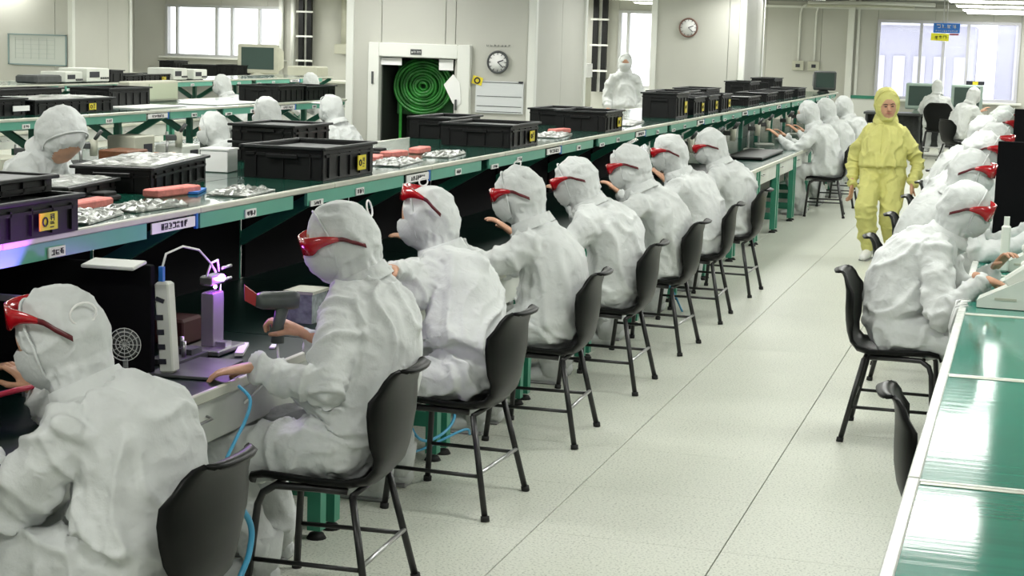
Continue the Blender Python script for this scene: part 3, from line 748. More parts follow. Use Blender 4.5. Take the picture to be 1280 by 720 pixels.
for k, (y, lab) in enumerate(LROW):
    c = chair0 if k == 0 else dup(chair0, (0, 0, 0), 0, lab)
    jit = [0, .05, -.03, .04, 0, -.04, .03, -.02, .1, 0, .05][k]
    c.location = (X0 if k < 8 else -.45, y, 0); c.rotation_euler = (0, 0, PI/2+jit)
RX = 1.18
RROW = [(-.70, 'empty black chair tucked at the right table nearest the camera', .12, 1.67), (2.35, 'black chair under the nearest red-visored worker on the right', 0, RX+.02), (4.05, 'black chair under the second red-visored worker on the right', .05, RX),
        (5.54, 'black chair under the third red-visored worker on the right', 0, RX), (7.13, 'black chair under the fourth red-visored worker on the right', 0, RX), (8.7, 'black chair under the fifth red-visored worker on the right', 0, RX), (10.3, 'black chair under the sixth red-visored worker on the right', 0, RX), (12.0, 'black chair under the seventh worker at the far right end', 0, RX)]
for y, lab, jit, x in RROW:
    c = dup(chair0, (x, y, 0), -PI/2+jit, lab, 'black chairs along the right table')
c = dup(chair0, (.18, 25.9, 0), 0, 'black chair back turned to the camera before the left far monitor', 'chairs at the far desk')
c.scale = (1.05, 1, 1.25)
dup(chair0, (.62, 23.6, 0), -.9, 'black chair under the worker turned to the right far monitor', 'chairs at the far desk')

# ------------------------------------------------------------------ people
def hash3(i, j, k):
    h = np.sin(i*127.1+j*311.7+k*74.7)*43758.5453; return h-np.floor(h)
def noise(p):
    f = np.floor(p); t = p-f; t = t*t*(3-2*t); o = 0
    for a in (0, 1):
        for b in (0, 1):
            for c_ in (0, 1):
                wgt = (t[:, 0] if a else 1-t[:, 0])*(t[:, 1] if b else 1-t[:, 1])*(t[:, 2] if c_ else 1-t[:, 2])
                o = o+wgt*hash3(f[:, 0]+a, f[:, 1]+b, f[:, 2]+c_)
    return o*2-1
def folds(p, seed, axes):
    """cloth folds: rings around bent limbs, long folds down the trunk"""
    best = np.full(len(p), 9.); Q = np.zeros_like(p); wt = np.zeros(len(p))
    for a, b, rad, fu, fp, g in axes:
        a = np.array(a); b = np.array(b); d = b-a; L = np.linalg.norm(d); d = d/L
        u = np.clip((p-a) @ d, 0, L); off = p-a-u[:, None]*d; dist = np.linalg.norm(off, axis=1)/rad
        uu = (p-a) @ d; q = off*fp+(uu*fu)[:, None]*d+a*3
        m = dist < best; best = np.where(m, dist, best); Q[m] = q[m]; wt[m] = g
    q = p+seed*3.17; Q = Q+seed*5.3
    w1 = np.stack([noise(q*4), noise(q*4+7.3), noise(q*4+13.1)], 1)
    r1 = 1-np.abs(noise(Q+w1*.8)); r2 = 1-np.abs(noise(Q*2.1+w1*1.3+4.)); lo_ = noise(q*3.5)
    return lo_*.011+((r1**7-.2)*.026+(r2**5-.25)*.0085)*wt
def remesh(mb, voxel, smooth=4):
    me = mb.mesh('tmp', M_suit); o = bpy.data.objects.new('tmp', me); COL.objects.link(o)
    md = o.modifiers.new('r', 'REMESH'); md.mode = 'VOXEL'; md.voxel_size = voxel
    sm = o.modifiers.new('s', 'SMOOTH'); sm.iterations = smooth; sm.factor = .6
    dg = bpy.context.evaluated_depsgraph_get(); ev = o.evaluated_get(dg); e = ev.to_mesh()
    n = len(e.vertices); V = np.empty(n*3, dtype=np.float32); e.vertices.foreach_get('co', V); V = V.reshape(-1, 3).astype(float)
    Nn = np.empty(n*3, dtype=np.float32); e.vertices.foreach_get('normal', Nn); Nn = Nn.reshape(-1, 3).astype(float)
    F = np.array([tuple(p.vertices) if len(p.vertices) == 4 else tuple(p.vertices)+(p.vertices[0],) for p in e.polygons])
    ev.to_mesh_clear(); bpy.data.objects.remove(o); bpy.data.meshes.remove(me)
    return V, Nn, F
HANDS = {}
def hand_data(curl, vox=.0035):
    """right hand, wrist at origin, fingers towards +y, palm down; thumb at -x"""
    key = (curl, vox)
    if key in HANDS: return HANDS[key]
    m = MB()
    m.tube([(0, -.05, 0), (0, .0, 0), (0, .035, 0), (0, .075, -.002), (0, .092, -.004)], [(.026, .020), (.027, .019), (.037, .017), (.041, .014), (.038, .011)], 14, up=(1, 0, 0), round_=True)
    m.ell((-.022, .035, -.010), (.019, .032, .014))
    for x, L, r, sp in ((-.030, .072, .0088, -.10), (-.010, .081, .009, -.03), (.011, .076, .0086, .04), (.031, .060, .0078, .13)):
        p = Vector((x, .085, -.002)); pts = [p-Vector((0, .03, 0)), p.copy()]; ang = curl*.25
        for seg, fr in enumerate((.45, .32, .25)):
            d_ = Vector((math.sin(sp)*math.cos(ang), math.cos(ang), -math.sin(ang))); p = p+d_*L*fr; pts.append(p.copy()); ang += curl*(.75 if seg == 0 else .6)
        m.tube(pts, [r*1.05, r*1.08, r, r*.93, r*.78], 8, round_=True)
    a = .5+curl*.15
    m.tube([(-.020, .012, -.006), (-.042, .038, -.012), (-.058, .064, -.018-curl*.01), (-.060+curl*.01, .088, -.024-curl*.018)], [.014, .0125, .0105, .0085], 8, round_=True)
    HANDS[key] = remesh(m, vox, 3); return HANDS[key]
def ik(S_, W_, l1, l2, pole):
    d_ = W_-S_; L = min(d_.length, (l1+l2)*.995); W_ = S_+d_.normalized()*L; d_ = d_.normalized()
    a = (l1*l1-l2*l2+L*L)/(2*L); h = math.sqrt(max(0, l1*l1-a*a)); q = pole-d_*pole.dot(d_); q.normalize()
    return S_+d_*a+q*h, W_
def person(label, loc, rz, head, hrot=(0, 0, 0), hands=None, voxel=.011, suit=M_suit, cat='person', group=None, sitting=True,
           goggles=0., gtilt=0., mask=True, cord=None, seed=1, curl=(.5, .5), hdir=(None, None), back=.05, hip=(0, 0, .56), feet=None, boots=True, face=False, hairy=False, shw=.19, pole=(None, None), cap=False, headscale=1.03, drop=.075, legw=1., vis=1.):
    """head, hands and feet in local coordinates: x right, y forward, z up"""
    t = empty('person', label, cat, loc, rz, group)
    m = MB(); hp = Vector(hip); hd = Vector(head); HR = rot3(-hrot[0], hrot[2], hrot[1])     # pitch down positive, yaw left positive, roll
    nb = hd+rot3(-hrot[0]*.5, 0, hrot[1]*.4) @ Vector((0, -.055, -.175))                      # neck base
    up = (nb-hp); fwd = Vector((0, 1, 0)); bk = -(fwd-up.normalized()*fwd.dot(up.normalized())); bk.normalize()
    sp = [(.055, .0, .218, .190), (.075, .1, .226, .198), (.12, .2, .220, .190), (.27, .6, .208, .174), (.42, .9, .206, .165), (.60, 1., .210, .165), (.76, .9, .205, .150), (.88, .6, .165, .118), (.96, .25, .105, .088), (1.05, 0, .075, .075)]
    pts = [hp+up*u+bk*back*b_ for u, b_, _, _ in sp]; m.tube(pts, [(a, b_) for _, _, a, b_ in sp], 20, up=(1, 0, 0))
    m.ell(hp+Vector((0, -.01, -.01)), (.190, .165, .13 if sitting else .15))
    # hood and neck
    k_ = headscale
    m.ell(hd, (.104*k_, .125*k_, .128*k_), HR); m.ell(hd+HR @ Vector((0, .005, .022))*k_, (.101*k_, .120*k_, .120*k_), HR); m.ell(hd+HR @ Vector((0, .035, -.045))*k_, (.078*k_, .088*k_, .092*k_), HR)
    m.tube([nb-Vector((0, 0, .03)), nb+(hd-nb)*.22, nb+(hd-nb)*.42, hd+HR @ Vector((0, -.020, -.075))], [(.108, .100), (.096, .092), (.086, .086), (.090, .096)], 16, up=(1, 0, 0))
    # shoulders and arms
    axes = [(hp, nb, .17, 4.0, 10., 1.0)]
    ud = up.normalized(); hands = hands or [(.22, .42, .85), (-.22, .42, .85)]; arms = []
    for i, s in enumerate((1, -1)):
        sh_ = nb-ud*drop+Vector((s*shw, 0, 0))+bk*.0
        W_ = Vector(hands[i]); pl = Vector(pole[i]) if pole[i] else Vector((s*.35, -.25, -1.))
        el, W_ = ik(sh_, W_, .30, .27, pl)
        m.tube([nb-ud*.055+Vector((s*.05, 0, 0)), sh_+Vector((-s*.02, 0, .005)), sh_+(el-sh_)*.35, el], [.085, .082, .076, .066], 14, round_=True)
        sag = Vector((0, 0, -.012))
        m.tube([el+(sh_-el)*.1, el+sag*.5, el+(W_-el)*.4+sag, el+(W_-el)*.8+sag*.6, W_-(W_-el).normalized()*.01], [.066, .067, .060, .050, .041], 14, round_=True)
        arms.append((el, W_)); axes += [(sh_, el, .075, 13., 7., .9), (el, W_, .06, 17., 7., .8)]
    # legs
    feet = feet or [(.13, .36, .0), (-.13, .36, .0)]; an = []
    for i, s in enumerate((1, -1)):
        hj = hp+Vector((s*.095, .0, -.015)); f_ = Vector(feet[i]); A = f_+Vector((0, -.05, .10))
        if sitting: kn, A = ik(hj, A, .44, .42, Vector((s*.15, 1, .9)))
        else: kn, A = ik(hj, A, .42, .43, Vector((0, 1, 0)))
        axes += [(hj, kn, .10, 7., 9., .9), (kn, A, .08, 9., 7., .9)]
        m.tube([hj-Vector((0, .03 if sitting else 0, 0)), hj+(kn-hj)*.5, kn], [.108*legw, .098*legw, .080*legw], 14, round_=True)
        m.tube([kn, kn+(A-kn)*.35, kn+(A-kn)*.8, A], [.080*legw, .082*legw, .072*legw, .058*legw], 14, round_=True)
        m.tube([A, f_+Vector((0, -.05, .055)), f_+Vector((0, .02, .045))], [.048, .045, .036], 10, round_=True); an.append(f_)
    V, N_, F = remesh(m, voxel, 7)
    hl = (V-np.array(hd)) @ np.array(HR)             # head-local
    hl = hl/k_; inhead = (np.linalg.norm(hl, axis=1) < .17)
    low = np.array([V[:, 2]]).T[:, 0]
    amp = np.where(inhead, .50, 1.0); amp = np.where(low < .13, .3, amp)
    skinv = (hl[:, 1] > .055) & ((hl[:, 0]/.064)**2+((hl[:, 2]+.015)/.082)**2 < 1) & (np.linalg.norm(hl, axis=1) < .2)
    amp = np.where(skinv, .04, amp)
    jm = np.zeros(len(V))
    for jp, jr in [(a_[0], .11) for a_ in arms]+[(a_[1], .07) for a_ in arms]+[(hp+up*.2, .14), (nb, .10)]:
        jm = np.maximum(jm, np.exp(-(np.linalg.norm(V-np.array(jp), axis=1)/jr)**2))
    dsp = folds(V, seed, axes)*amp*(.75+.6*jm)
    # gathers where the hood is drawn in, and the seam along its crown
    gz = np.exp(-((hl[:, 2]+.085)/.030)**2)*(hl[:, 1] < .05)*inhead; ang_ = np.arctan2(hl[:, 0], hl[:, 1])
    dsp = dsp+gz*.0050*np.sin(ang_*17+seed)
    seam = np.exp(-(hl[:, 0]/.006)**2)*inhead*(hl[:, 1] < .1)*(hl[:, 2] > -.08)
    dsp = dsp+seam*.004
    for _ in range(1 if voxel > .012 else 2):          # even out the steps where limbs meet
        sm_ = np.zeros(len(V)); ct = np.zeros(len(V))
        for c_ in range(4):
            a_, b_ = F[:, c_], F[:, (c_+1) % 4]
            np.add.at(sm_, a_, dsp[b_]); np.add.at(ct, a_, 1); np.add.at(sm_, b_, dsp[a_]); np.add.at(ct, b_, 1)
        dsp = .5*dsp+.5*sm_/np.maximum(ct, 1)
    V = V+N_*dsp[:, None]*1.45
    fm = skinv[F].all(axis=1).astype(int)
    allV = [V]; allF = [F]; allM = [fm]; off = len(V)
    for i, s in enumerate((1, -1)):
        hv, hn, hf = hand_data(curl[i]); el, W_ = arms[i]
        d_ = Vector(hdir[i]).normalized() if hdir[i] else (W_-el).normalized()
        upv = Vector((0, 0, 1))
        if abs(d_.z) > .8: upv = Vector((-s*1., .2, 0)) if d_.z < 0 else Vector((0, -1, .2))
        x_ = d_.cross(upv).normalized(); z_ = x_.cross(d_)
        Rm = np.array([[x_.x, d_.x, z_.x], [x_.y, d_.y, z_.y], [x_.z, d_.z, z_.z]])
        q = hv.copy(); q[:, 0] *= s; ff = hf if s == 1 else hf[:, ::-1]
        q = q @ Rm.T+np.array(W_+d_*.012)
        allV.append(q); allF.append(ff+off); allM.append(np.ones(len(ff), int)); off += len(q)
    V = np.concatenate(allV); F = np.concatenate(allF); Mi = np.concatenate(allM)
    me = bpy.data.meshes.new('body'); nf = len(F)
    tri = F[:, 3] == F[:, 0]
    me.from_pydata(V.tolist(), [], [tuple(f[:3]) if q else tuple(f) for f, q in zip(F.tolist(), tri)])
    me.materials.append(suit); me.materials.append(M_skin)
    me.polygons.foreach_set('material_index', Mi.astype(np.int32)); me.polygons.foreach_set('use_smooth', np.ones(nf, bool)); me.update()
    bo = link('body', me, t)
    HM = Matrix.Translation(hd) @ HR.to_4x4() @ Matrix.Scale(k_, 4)
    def hput(mb, name, mats, par=None):
        o = mb.build(name, mats, par or t)
        if par is None: o.matrix_local = HM
        return o
    if mask:
        vs_ = []; fs = []; nu, nv = 18, 10
        for sgn, off_ in ((0, 0.), (1, .004)):
            for j in range(nv+1):
                v = j/nv; z = .004-.118*v
                for i in range(nu+1):
                    u = -1+2*i/nu; a = u*1.35; wz = z+.012*(u*u)*(1-v)*1.0+.03*(u*u)*v
                    br = math.sin(PI*min(1, v*1.05))*.005*math.exp(-(u*2.4)**2)+.010*math.exp(-(u*4)**2)*math.exp(-((v-.15)*5)**2)
                    sh2 = math.sqrt(max(.16, 1-((z+.040)/.095)**2))
                    rx, ry = (.088+off_)*sh2**.5, (.100+off_)*sh2+br+.0018*math.sin(v*22+u*2)
                    vs_.append((rx*math.sin(a), .036+ry*math.cos(a), wz))
        o_ = (nu+1)*(nv+1)
        for j in range(nv):
            for i in range(nu):
                a = j*(nu+1)+i; fs.append((a, a+1, a+nu+2, a+nu+1)); fs.append((o_+a+nu+1, o_+a+nu+2, o_+a+1, o_+a))
        hput(MB().add(vs_, fs, 0, True), 'face_mask', M_mask)
    hr_ = MB(); P_ = []
    for k in range(36):
        a = 2*PI*k/36; P_.append(((.096-.004*math.cos(a))*math.sin(a), .052+.022*math.cos(a)*(1 if math.cos(a) > 0 else -.3), .018+.108*math.cos(a) if math.cos(a) > 0 else .018+.135*math.cos(a)))
    hput(hr_.tube(P_, .0042, 6, closed=True), 'hood_hem', suit)
    if goggles is not None:
        vs_ = []; fs = []; n = 40
        G = rot3(gtilt, 0, 0)
        for i in range(n+1):
            deg = -112+224*i/n; a = math.radians(deg); ad = abs(deg)
            h = .029 if ad < 36 else (.029-.021*((ad-36)/42)**.8 if ad < 78 else .0075)
            h *= vis if ad < 78 else 1
            zc = .020+goggles+(.012*math.sin(PI*min(1, max(0, (ad-35)/60)))) - (0 if ad < 84 else .034*((ad-84)/28)**1.3)-.004*(ad < 42)*(1-ad/42)
            for rr_, zz in ((1, h), (1, -h*(1.15 if ad < 42 else 1)), (1.04, -h*(1.15 if ad < 42 else 1)), (1.04, h)):
                ex = .112*rr_ if ad > 10 else .112*rr_
                vs_.append(G @ Vector((ex*math.sin(a), .143*rr_*math.cos(a), zc+zz+.010*math.cos(a))))
        for i in range(n):
            for k in range(4): a = i*4; fs.append((a+k, a+(k+1) % 4, a+4+(k+1) % 4, a+4+k))
        fs += [(0, 1, 2, 3), (n*4+3, n*4+2, n*4+1, n*4)]
        mb = MB().add(vs_, fs, 0, True)
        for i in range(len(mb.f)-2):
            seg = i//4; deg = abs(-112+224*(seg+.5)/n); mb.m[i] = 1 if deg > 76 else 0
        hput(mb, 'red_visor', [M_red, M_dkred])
    if cord:
        c_ = MB()
        for (cx, cy, cz, r_, ax) in cord:
            P_ = []
            for k in range(14):
                a = 2*PI*k/14; e_ = Vector((0, r_*math.cos(a), r_*.8*math.sin(a))); P_.append(Vector((cx, cy, cz))+rot3(0, 0, ax) @ e_)
            c_.tube(P_, .0035, 6, closed=True)
        hput(c_, 'hood_cord', M_paper)
    if boots:
        for i, s in enumerate((1, -1)):
            f_ = Vector(feet[i]); b_ = MB()
            b_.tube([f_+Vector((0, -.075, .045)), f_+Vector((0, -.04, .05)), f_+Vector((0, .03, .048)), f_+Vector((0, .10, .036)), f_+Vector((0, .155, .030))], [(.036, .042), (.042, .048), (.046, .046), (.047, .034), (.036, .026)], 14, up=(1, 0, 0), round_=True)
            b_.tube([f_+Vector((0, -.045, .05)), f_+Vector((0, -.05, .13)), f_+Vector((0, -.05, .19))], [.054, .064, .070], 14)
            bo_ = b_.build('boot', M_suit if suit is M_suit else M_paper, t)
            MB().box(f_+Vector((0, .035, .008)), (.085, .25, .016), bev=.006).build('sole', mat('sole_grey', (.3, .3, .3), .7), bo_)
    nx_ = (hd-nb).normalized(); cb_ = nb+nx_*.012
    co = MB().tube([cb_, cb_+nx_*.025, cb_+nx_*.052, cb_+nx_*.050, cb_+nx_*.02], [(.120, .114), (.113, .107), (.104, .100), (.099, .095), (.102, .099)], 28, up=(1, 0, 0), cap=False)
    co.build('collar', suit, t)
    if face:
        e = MB()
        for s in (-1, 1): e.ell((s*.027, .122, .004), (.0125, .006, .0045), None, nu=12, nv=8)
        hput(e, 'eye', mat('eye_dark', (.03, .02, .015), .2))
        e = MB()
        for s in (-1, 1): e.tube([(s*.012, .124, .020), (s*.028, .1255, .026), (s*.046, .117, .021)], [.0025, .0035, .0018], 6)
        hput(e, 'eyebrow', mat('brow_dark', (.03, .02, .015), .7))
        hput(MB().tube([(0, .122, .010), (0, .134, -.014), (0, .137, -.024)], [.007, .010, .012], 10, round_=True).ell((-.011, .128, -.026), (.007, .007, .006)).ell((.011, .128, -.026), (.007, .007, .006)), 'nose', M_skin)
        hput(MB().tube([(-.024, .117, -.052), (-.010, .126, -.049), (0, .128, -.051), (.010, .126, -.049), (.024, .117, -.052)], [(.002, .002), (.005, .004), (.0055, .004), (.005, .004), (.002, .002)], 8), 'lips', mat('lip_pink', (.45, .16, .13), .5))
    return t, arms
def toloc(p, X, Y, rz):
    v = Vector(p)-Vector((X, Y, 0)); return tuple(rot3(0, 0, -rz) @ v)
def L_(Y, head, hands, **k):     # worker of the near bench, facing -X
    rz = PI/2; return person(loc=(X0, Y, 0), rz=rz, head=toloc(head, X0, Y, rz), hands=[toloc(h, X0, Y, rz) for h in hands], **k)
def R_(Y, head, hands, X=RX, **k):
    rz = -PI/2; return person(loc=(X, Y, 0), rz=rz, head=toloc(head, X, Y, rz), hands=[toloc(h, X, Y, rz) for h in hands], **k)
# near bench (hands: right = far side (+Y), left = near side)
L_(-2.40, (-.66, -2.36, 1.10), [(-.95, -2.02, .86), (-.93, -2.40, .81)], label='white-hooded worker nearest the camera at lower left, seen from behind, red visor on the forehead', hrot=(.30, .25, -.10), goggles=.045, gtilt=.25, voxel=.009, seed=1, cord=[(-.06, -.09, .06, .035, .6)], curl=(.9, .8), back=.09, hip=(0, .0, .56))
w2, arms2 = L_(-1.03, (-.50, -.80, 1.215), [(-.655, -.785, .868), (-.64, -1.215, .822)], label='white-hooded worker holding the grey hot-air tool beside the purple lamp', hrot=(.30, .55, -.05), voxel=.009, seed=2, cord=[(.05, -.12, .07, .035, 1.2)], curl=(1.35, .5), back=.07, hdir=((-.15, .9, .42), (-.25, .95, -.15)), feet=[(.30, .40, 0), (-.0, .32, 0)], pole=(None, (-.6, -.5, -.6)))
L_(.31, (-.68, .62, 1.155), [(-.70, .20, .98), (-.92, .15, .95)], label='third worker from the left, red visor pushed up, cord loop on the hood', hrot=(.10, .15, 0), goggles=.055, gtilt=.32, voxel=.010, seed=3, cord=[(.0, .02, .155, .022, .8)], curl=(.9, 1.), back=.06)
L_(1.64, (-.58, 1.66, 1.18), [(-.98, 1.88, .88), (-.98, 1.35, .93)], label='fourth worker from the left, thin cord standing upright on the hood', hrot=(.22, .12, 0), voxel=.011, seed=4, cord=[(0, -.01, .15, .016, .2)], back=.07)
L_(3.00, (-.64, 2.98, 1.155), [(-.92, 2.95, .90), (-.9, 2.6, .88)], label='fifth worker from the left, head bent low over the dark bench', hrot=(.38, .1, .05), voxel=.012, seed=5, back=.08)
L_(4.32, (-.60, 4.15, 1.165), [(-.85, 4.05, 1.0), (-.95, 3.95, .95)], label='sixth worker from the left, raising a hand before the face', hrot=(.32, .1, 0), voxel=.012, seed=6, back=.09)
L_(5.66, (-.66, 5.72, 1.16), [(-.95, 5.9, .88), (-.95, 5.4, .88)], label='seventh worker from the left, upright visor, half behind the sixth worker', hrot=(.15, .15, 0), voxel=.013, seed=7, back=.08)
L_(7.05, (-.60, 6.98, 1.155), [(-.95, 7.2, .88), (-.92, 6.8, .88)], label='last worker of the near cluster at the end of the black-backed stretch', hrot=(.30, .1, 0), goggles=-.012, voxel=.013, seed=8, back=.08)
far0, _ = L_(13.9, (-.70, 13.9, 1.20), [(-.98, 14.1, .90), (-1.02, 13.7, .92)], label='first far worker in white behind the empty green bench stretch', hrot=(.2, .1, 0), goggles=None, voxel=.018, seed=9)
dup(far0, (X0+.04, 15.3, 0), PI/2, 'second far worker in white, half behind the first, left of the yellow suit')
dup(far0, (X0+.12, 16.6, 0), PI/2-.1, 'third far worker in white, right behind the second, touching the yellow suit')
# right table
R_(2.35, (1.49, 2.48, 1.16), [(1.62, 2.14, .86), (1.66, 2.46, .87)], label='nearest red-visored worker on the right, hands on a white angled device', X=RX+.06, hrot=(.32, .0, .12), curl=(.9, .9), vis=1.25, gtilt=.08, hdir=((-.1, .9, -.25), None), voxel=.010, seed=11, back=.10)
R_(4.05, (1.46, 4.05, 1.24), [(1.82, 3.80, .88), (1.82, 4.25, .90)], label='second red-visored worker on the right, directly behind the nearest one', X=RX, hrot=(.22, 0, .05), voxel=.012, seed=12, back=.09, goggles=.01, vis=1.25, gtilt=.08)
rg, _ = R_(5.54, (1.49, 5.54, 1.29), [(1.82, 5.3, .90), (1.82, 5.8, .90)], label='third red-visored worker on the right, upper body hidden by the second', X=RX, hrot=(.25, 0, 0), vis=1.35, gtilt=.1, voxel=.015, seed=13, back=.08)
for y, lab, dx in ((7.13, 'fourth red-visored worker on the right with bright visor above the black board', .04), (8.7, 'fifth red-visored worker on the right, slightly back from the row', -.08), (10.3, 'sixth red-visored worker on the right near the frame edge', .04), (12.0, 'seventh red-visored worker on the right, farthest of the row', .03)):
    dup(rg, (RX+dx, y, .0), -PI/2, lab)
# far side of the near bench, facing +X
person('hooded worker behind the foil-topped crates facing the near shelf with brown face showing', (-3.35, 1.72, .0), -PI/2, head=(.0, .17, 1.37), hrot=(.95, -.50, 0), hands=[(.2, .5, .95), (-.2, .5, .95)], goggles=None, mask=False, voxel=.012, seed=14, hip=(0, 0, .72), sitting=False, feet=[(.12, .02, 0), (-.12, .02, 0)], headscale=1.2)
dup(chair0, (-4.42, 6.4, 0), PI/2, 'black chair of the left worker in the second row', 'chairs of the second row')
dup(chair0, (-4.42, 7.75, 0), PI/2, 'black chair of the middle worker in the second row', 'chairs of the second row')
dup(chair0, (-4.42, 9.2, 0), PI/2, 'black chair of the right worker in the second row', 'chairs of the second row')
dup(far0, (-4.35, 6.45, -.06), PI/2+.2, 'white worker bent low behind the stacked crates in the second row')
dup(far0, (-4.45, 7.65, .03), PI/2, 'white hooded worker seen from behind above the stacked crates')
person('white worker in a peaked cap turned left, right of the stacked crates', (-4.55, 9.15, 0), PI/2-.2, head=(0, .22, 1.22), hrot=(.2, 0, 0), goggles=None, mask=True, voxel=.015, seed=15)
pk = MB().ell((0, 0, 0), (.09, .09, .012)); pk = pk.build('cap_peak', M_paper, [o for o in bpy.data.objects if o.type == 'EMPTY' and o.get('label', '').startswith('white worker in a peaked')][0]); pk.location = (0, .36, 1.27)
dup(far0, (-8.5, 14.9, .02), PI/2, 'small white cap of a third row worker above the second row crates, left one')
dup(far0, (-8.5, 17.9, .02), PI/2, 'small white cap of a third row worker above the second row crates, right one')
person('masked worker in pale grey suit standing before the narrow far window', (-4.12, 19.0, .0), PI+.25, head=(0, .02, 1.66), hrot=(.1, 0, 0), goggles=None, mask=True, voxel=.018, seed=16, hip=(0, 0, .90), sitting=False, feet=[(.13, .0, 0), (-.13, .0, 0)], hands=[(.24, .18, .98), (-.24, .18, .98)], face=False)
dup(far0, (-3.85, 15.9, .0), PI*.75, 'grey-hooded worker bent forward left of the standing worker')
dup(far0, (.12, 25.95, .12), 0, 'worker in white seen from behind at the left far monitor')
dup(far0, (.62, 23.6, .05), -.9, 'worker in white turned towards the right far monitor')
# yellow worker, walking
yz = PI-.12
yt, ya_ = person('person in a full yellow hooded suit walking down the aisle', (.50, 9.98, 0), yz, head=(0.0, .04, 1.45), hrot=(.16, .38, .08), goggles=None, mask=False, voxel=.009, suit=M_yel, seed=17, face=True,
                 hip=(0, -.01, .84), sitting=False, feet=[(.075, .16, .0), (-.10, -.12, .0)], drop=.115, legw=1.14, hands=[(.275, .05, .69), (-.285, .05, .72)], pole=((.5, -1, 0), (-.5, -1, 0)), shw=.17, headscale=1.15, curl=(.7, .7), hdir=((0, .15, -1), (0, .15, -1)), back=.0)
MB().tube([(x, .152-abs(x)*.3, 1.20+.0*x) for x in (-.09, 0, .09)], .003, 6)
zp = MB().tube([(0, .160, .92), (0, .163, 1.05), (0, .148, 1.18), (0, .115, 1.27)], .004, 6).build('zip_cover', M_yel, yt)

# ------------------------------------------------------------------ tools at the second worker's place
TZ = .769
g = empty('hot_air_tool', 'grey pistol-shaped hot-air tool with a red nozzle guard in the raised hand', 'tool', (-.735, -.835, .982), 0)
# local frame: barrel points to -Y and -X
g.rotation_euler = (math.radians(-6), 0, math.radians(-62)); g.scale = (1.1, .92, 1.08) 
MB().tube([(0, .08, .012), (0, .06, .012), (0, -.06, 0), (0, -.085, -.002)], [.025, .031, .030, .022], 14).build('barrel', M_gun, g)
MB().tube([(0, .02, -.01), (0, .012, -.07), (0, .016, -.135)], [(.020, .026), (.018, .023), (.020, .026)], 12, up=(1, 0, 0)).build('grip', M_gun, g)
MB().prism([(-.085, .02), (-.135, .045), (-.128, -.005), (-.085, -.02)], -.012, .012, axis=0).build('nozzle_guard', mat('red_plastic', (.35, .02, .02), .4), g)
MB().tube([(0, .016, -.135), (0, .03, -.20), (.12, .0, -.22), (.22, -.10, -.30)], .005, 6).build('power_cord', M_paper, g)
# power strip on the edge of the black board
g = empty('power_strip', 'upright white power strip fixed to the end of the black board with blue plug', 'power strip', (-.965, -1.225, TZ))
MB().box((0, 0, .165), (.052, .05, .31), rot3(0, -.07, 0), bev=.008).build('casing', M_white, g)
so = MB()
for k in range(4): so.box((-.002-.004*k, -.026, .05+k*.05), (.026, .006, .018), rot3(0, -.07, 0))
so.box((-.012, -.027, .26), (.03, .008, .014), rot3(0, .3, 0)); so.build('socket', M_ink, g)
MB().box((-.02, -.0, .345), (.016, .016, .05)).build('plug', M_bluep, g)
MB().tube([(-.02, 0, .36), (-.02, .03, .41), (-.01, .13, .425), (-.01, .25, .40), (-.02, .36, .34), (-.03, .42, .30)], .004, 6).build('cord', M_paper, g)
# UV lamp stand
g = empty('uv_lamp_stand', 'clear lamp stand glowing purple at its head on the near bench', 'lamp', (-1.03, -.76, TZ))
MB().box((0, 0, .012), (.16, .22, .02), bev=.004).box((.04, 0, .03), (.05, .05, .02)).build('base', M_metal, g)
MB().box((0, 0, .12), (.05, .085, .20), bev=.004).build('column', mat('grey_clear', (.28, .25, .30), .15, trans=.3), g)
MB().tube([(.0, .06, .02), (.0, .06, .27)], .005, 8).build('guide_rod', M_metal, g)
hd_ = MB().box((0, 0, .265), (.05, .11, .035), bev=.006).build('head', M_metal, g)
em = mat('purple_led', (.6, .2, 1), .4, emit=60, ecol=(.55, .10, 1.))
MB().ell((.032, .01, .272), (.012, .020, .013), nu=12, nv=8).ell((.032, -.042, .245), (.006, .009, .007), nu=8, nv=6).build('led', em, hd_)
MB().tube([(0, -.05, .28), (.01, -.03, .33), (.01, .02, .335), (0, .05, .29)], .004, 6).build('cord', M_paper, g)
for z in (.255, .30): MB().tube([(.01, .05, z), (.02, .11, z+.005)], .006, 6).build('screw_arm', M_metal, g)
for dx, e_ in ((.08, 2.4),):
    ld = bpy.data.lights.new('uv_glow', 'POINT'); ld.energy = e_; ld.color = (.45, .08, 1); ld.shadow_soft_size = .02
    lo = link('uv_glow', ld, g); lo.location = (dx, .0, .30)
# unseen second purple lamp, put in to light the lip at the far left
g = empty('uv_lamp_stand', 'small unseen purple lamp lighting the lip from under the left end of the near shelf', 'lamp', (-1.20, -1.72, 1.04))
MB().box((0, 0, 0), (.05, .05, .03)).box((-.06, 0, .04), (.12, .02, .02)).build('head', M_metal, g)
MB().box((.0, 0, -.55+.26), (.012, .012, .56)).build('column', M_metal, g)
ld = bpy.data.lights.new('uv_glow', 'SPOT'); ld.energy = 16; ld.color = (.55, .10, 1); ld.spot_size = 1.5; ld.shadow_soft_size = .02
lo = link('uv_glow', ld, g); lo.location = (.03, 0, .03); lo.rotation_euler = (0, PI-.5, 0)
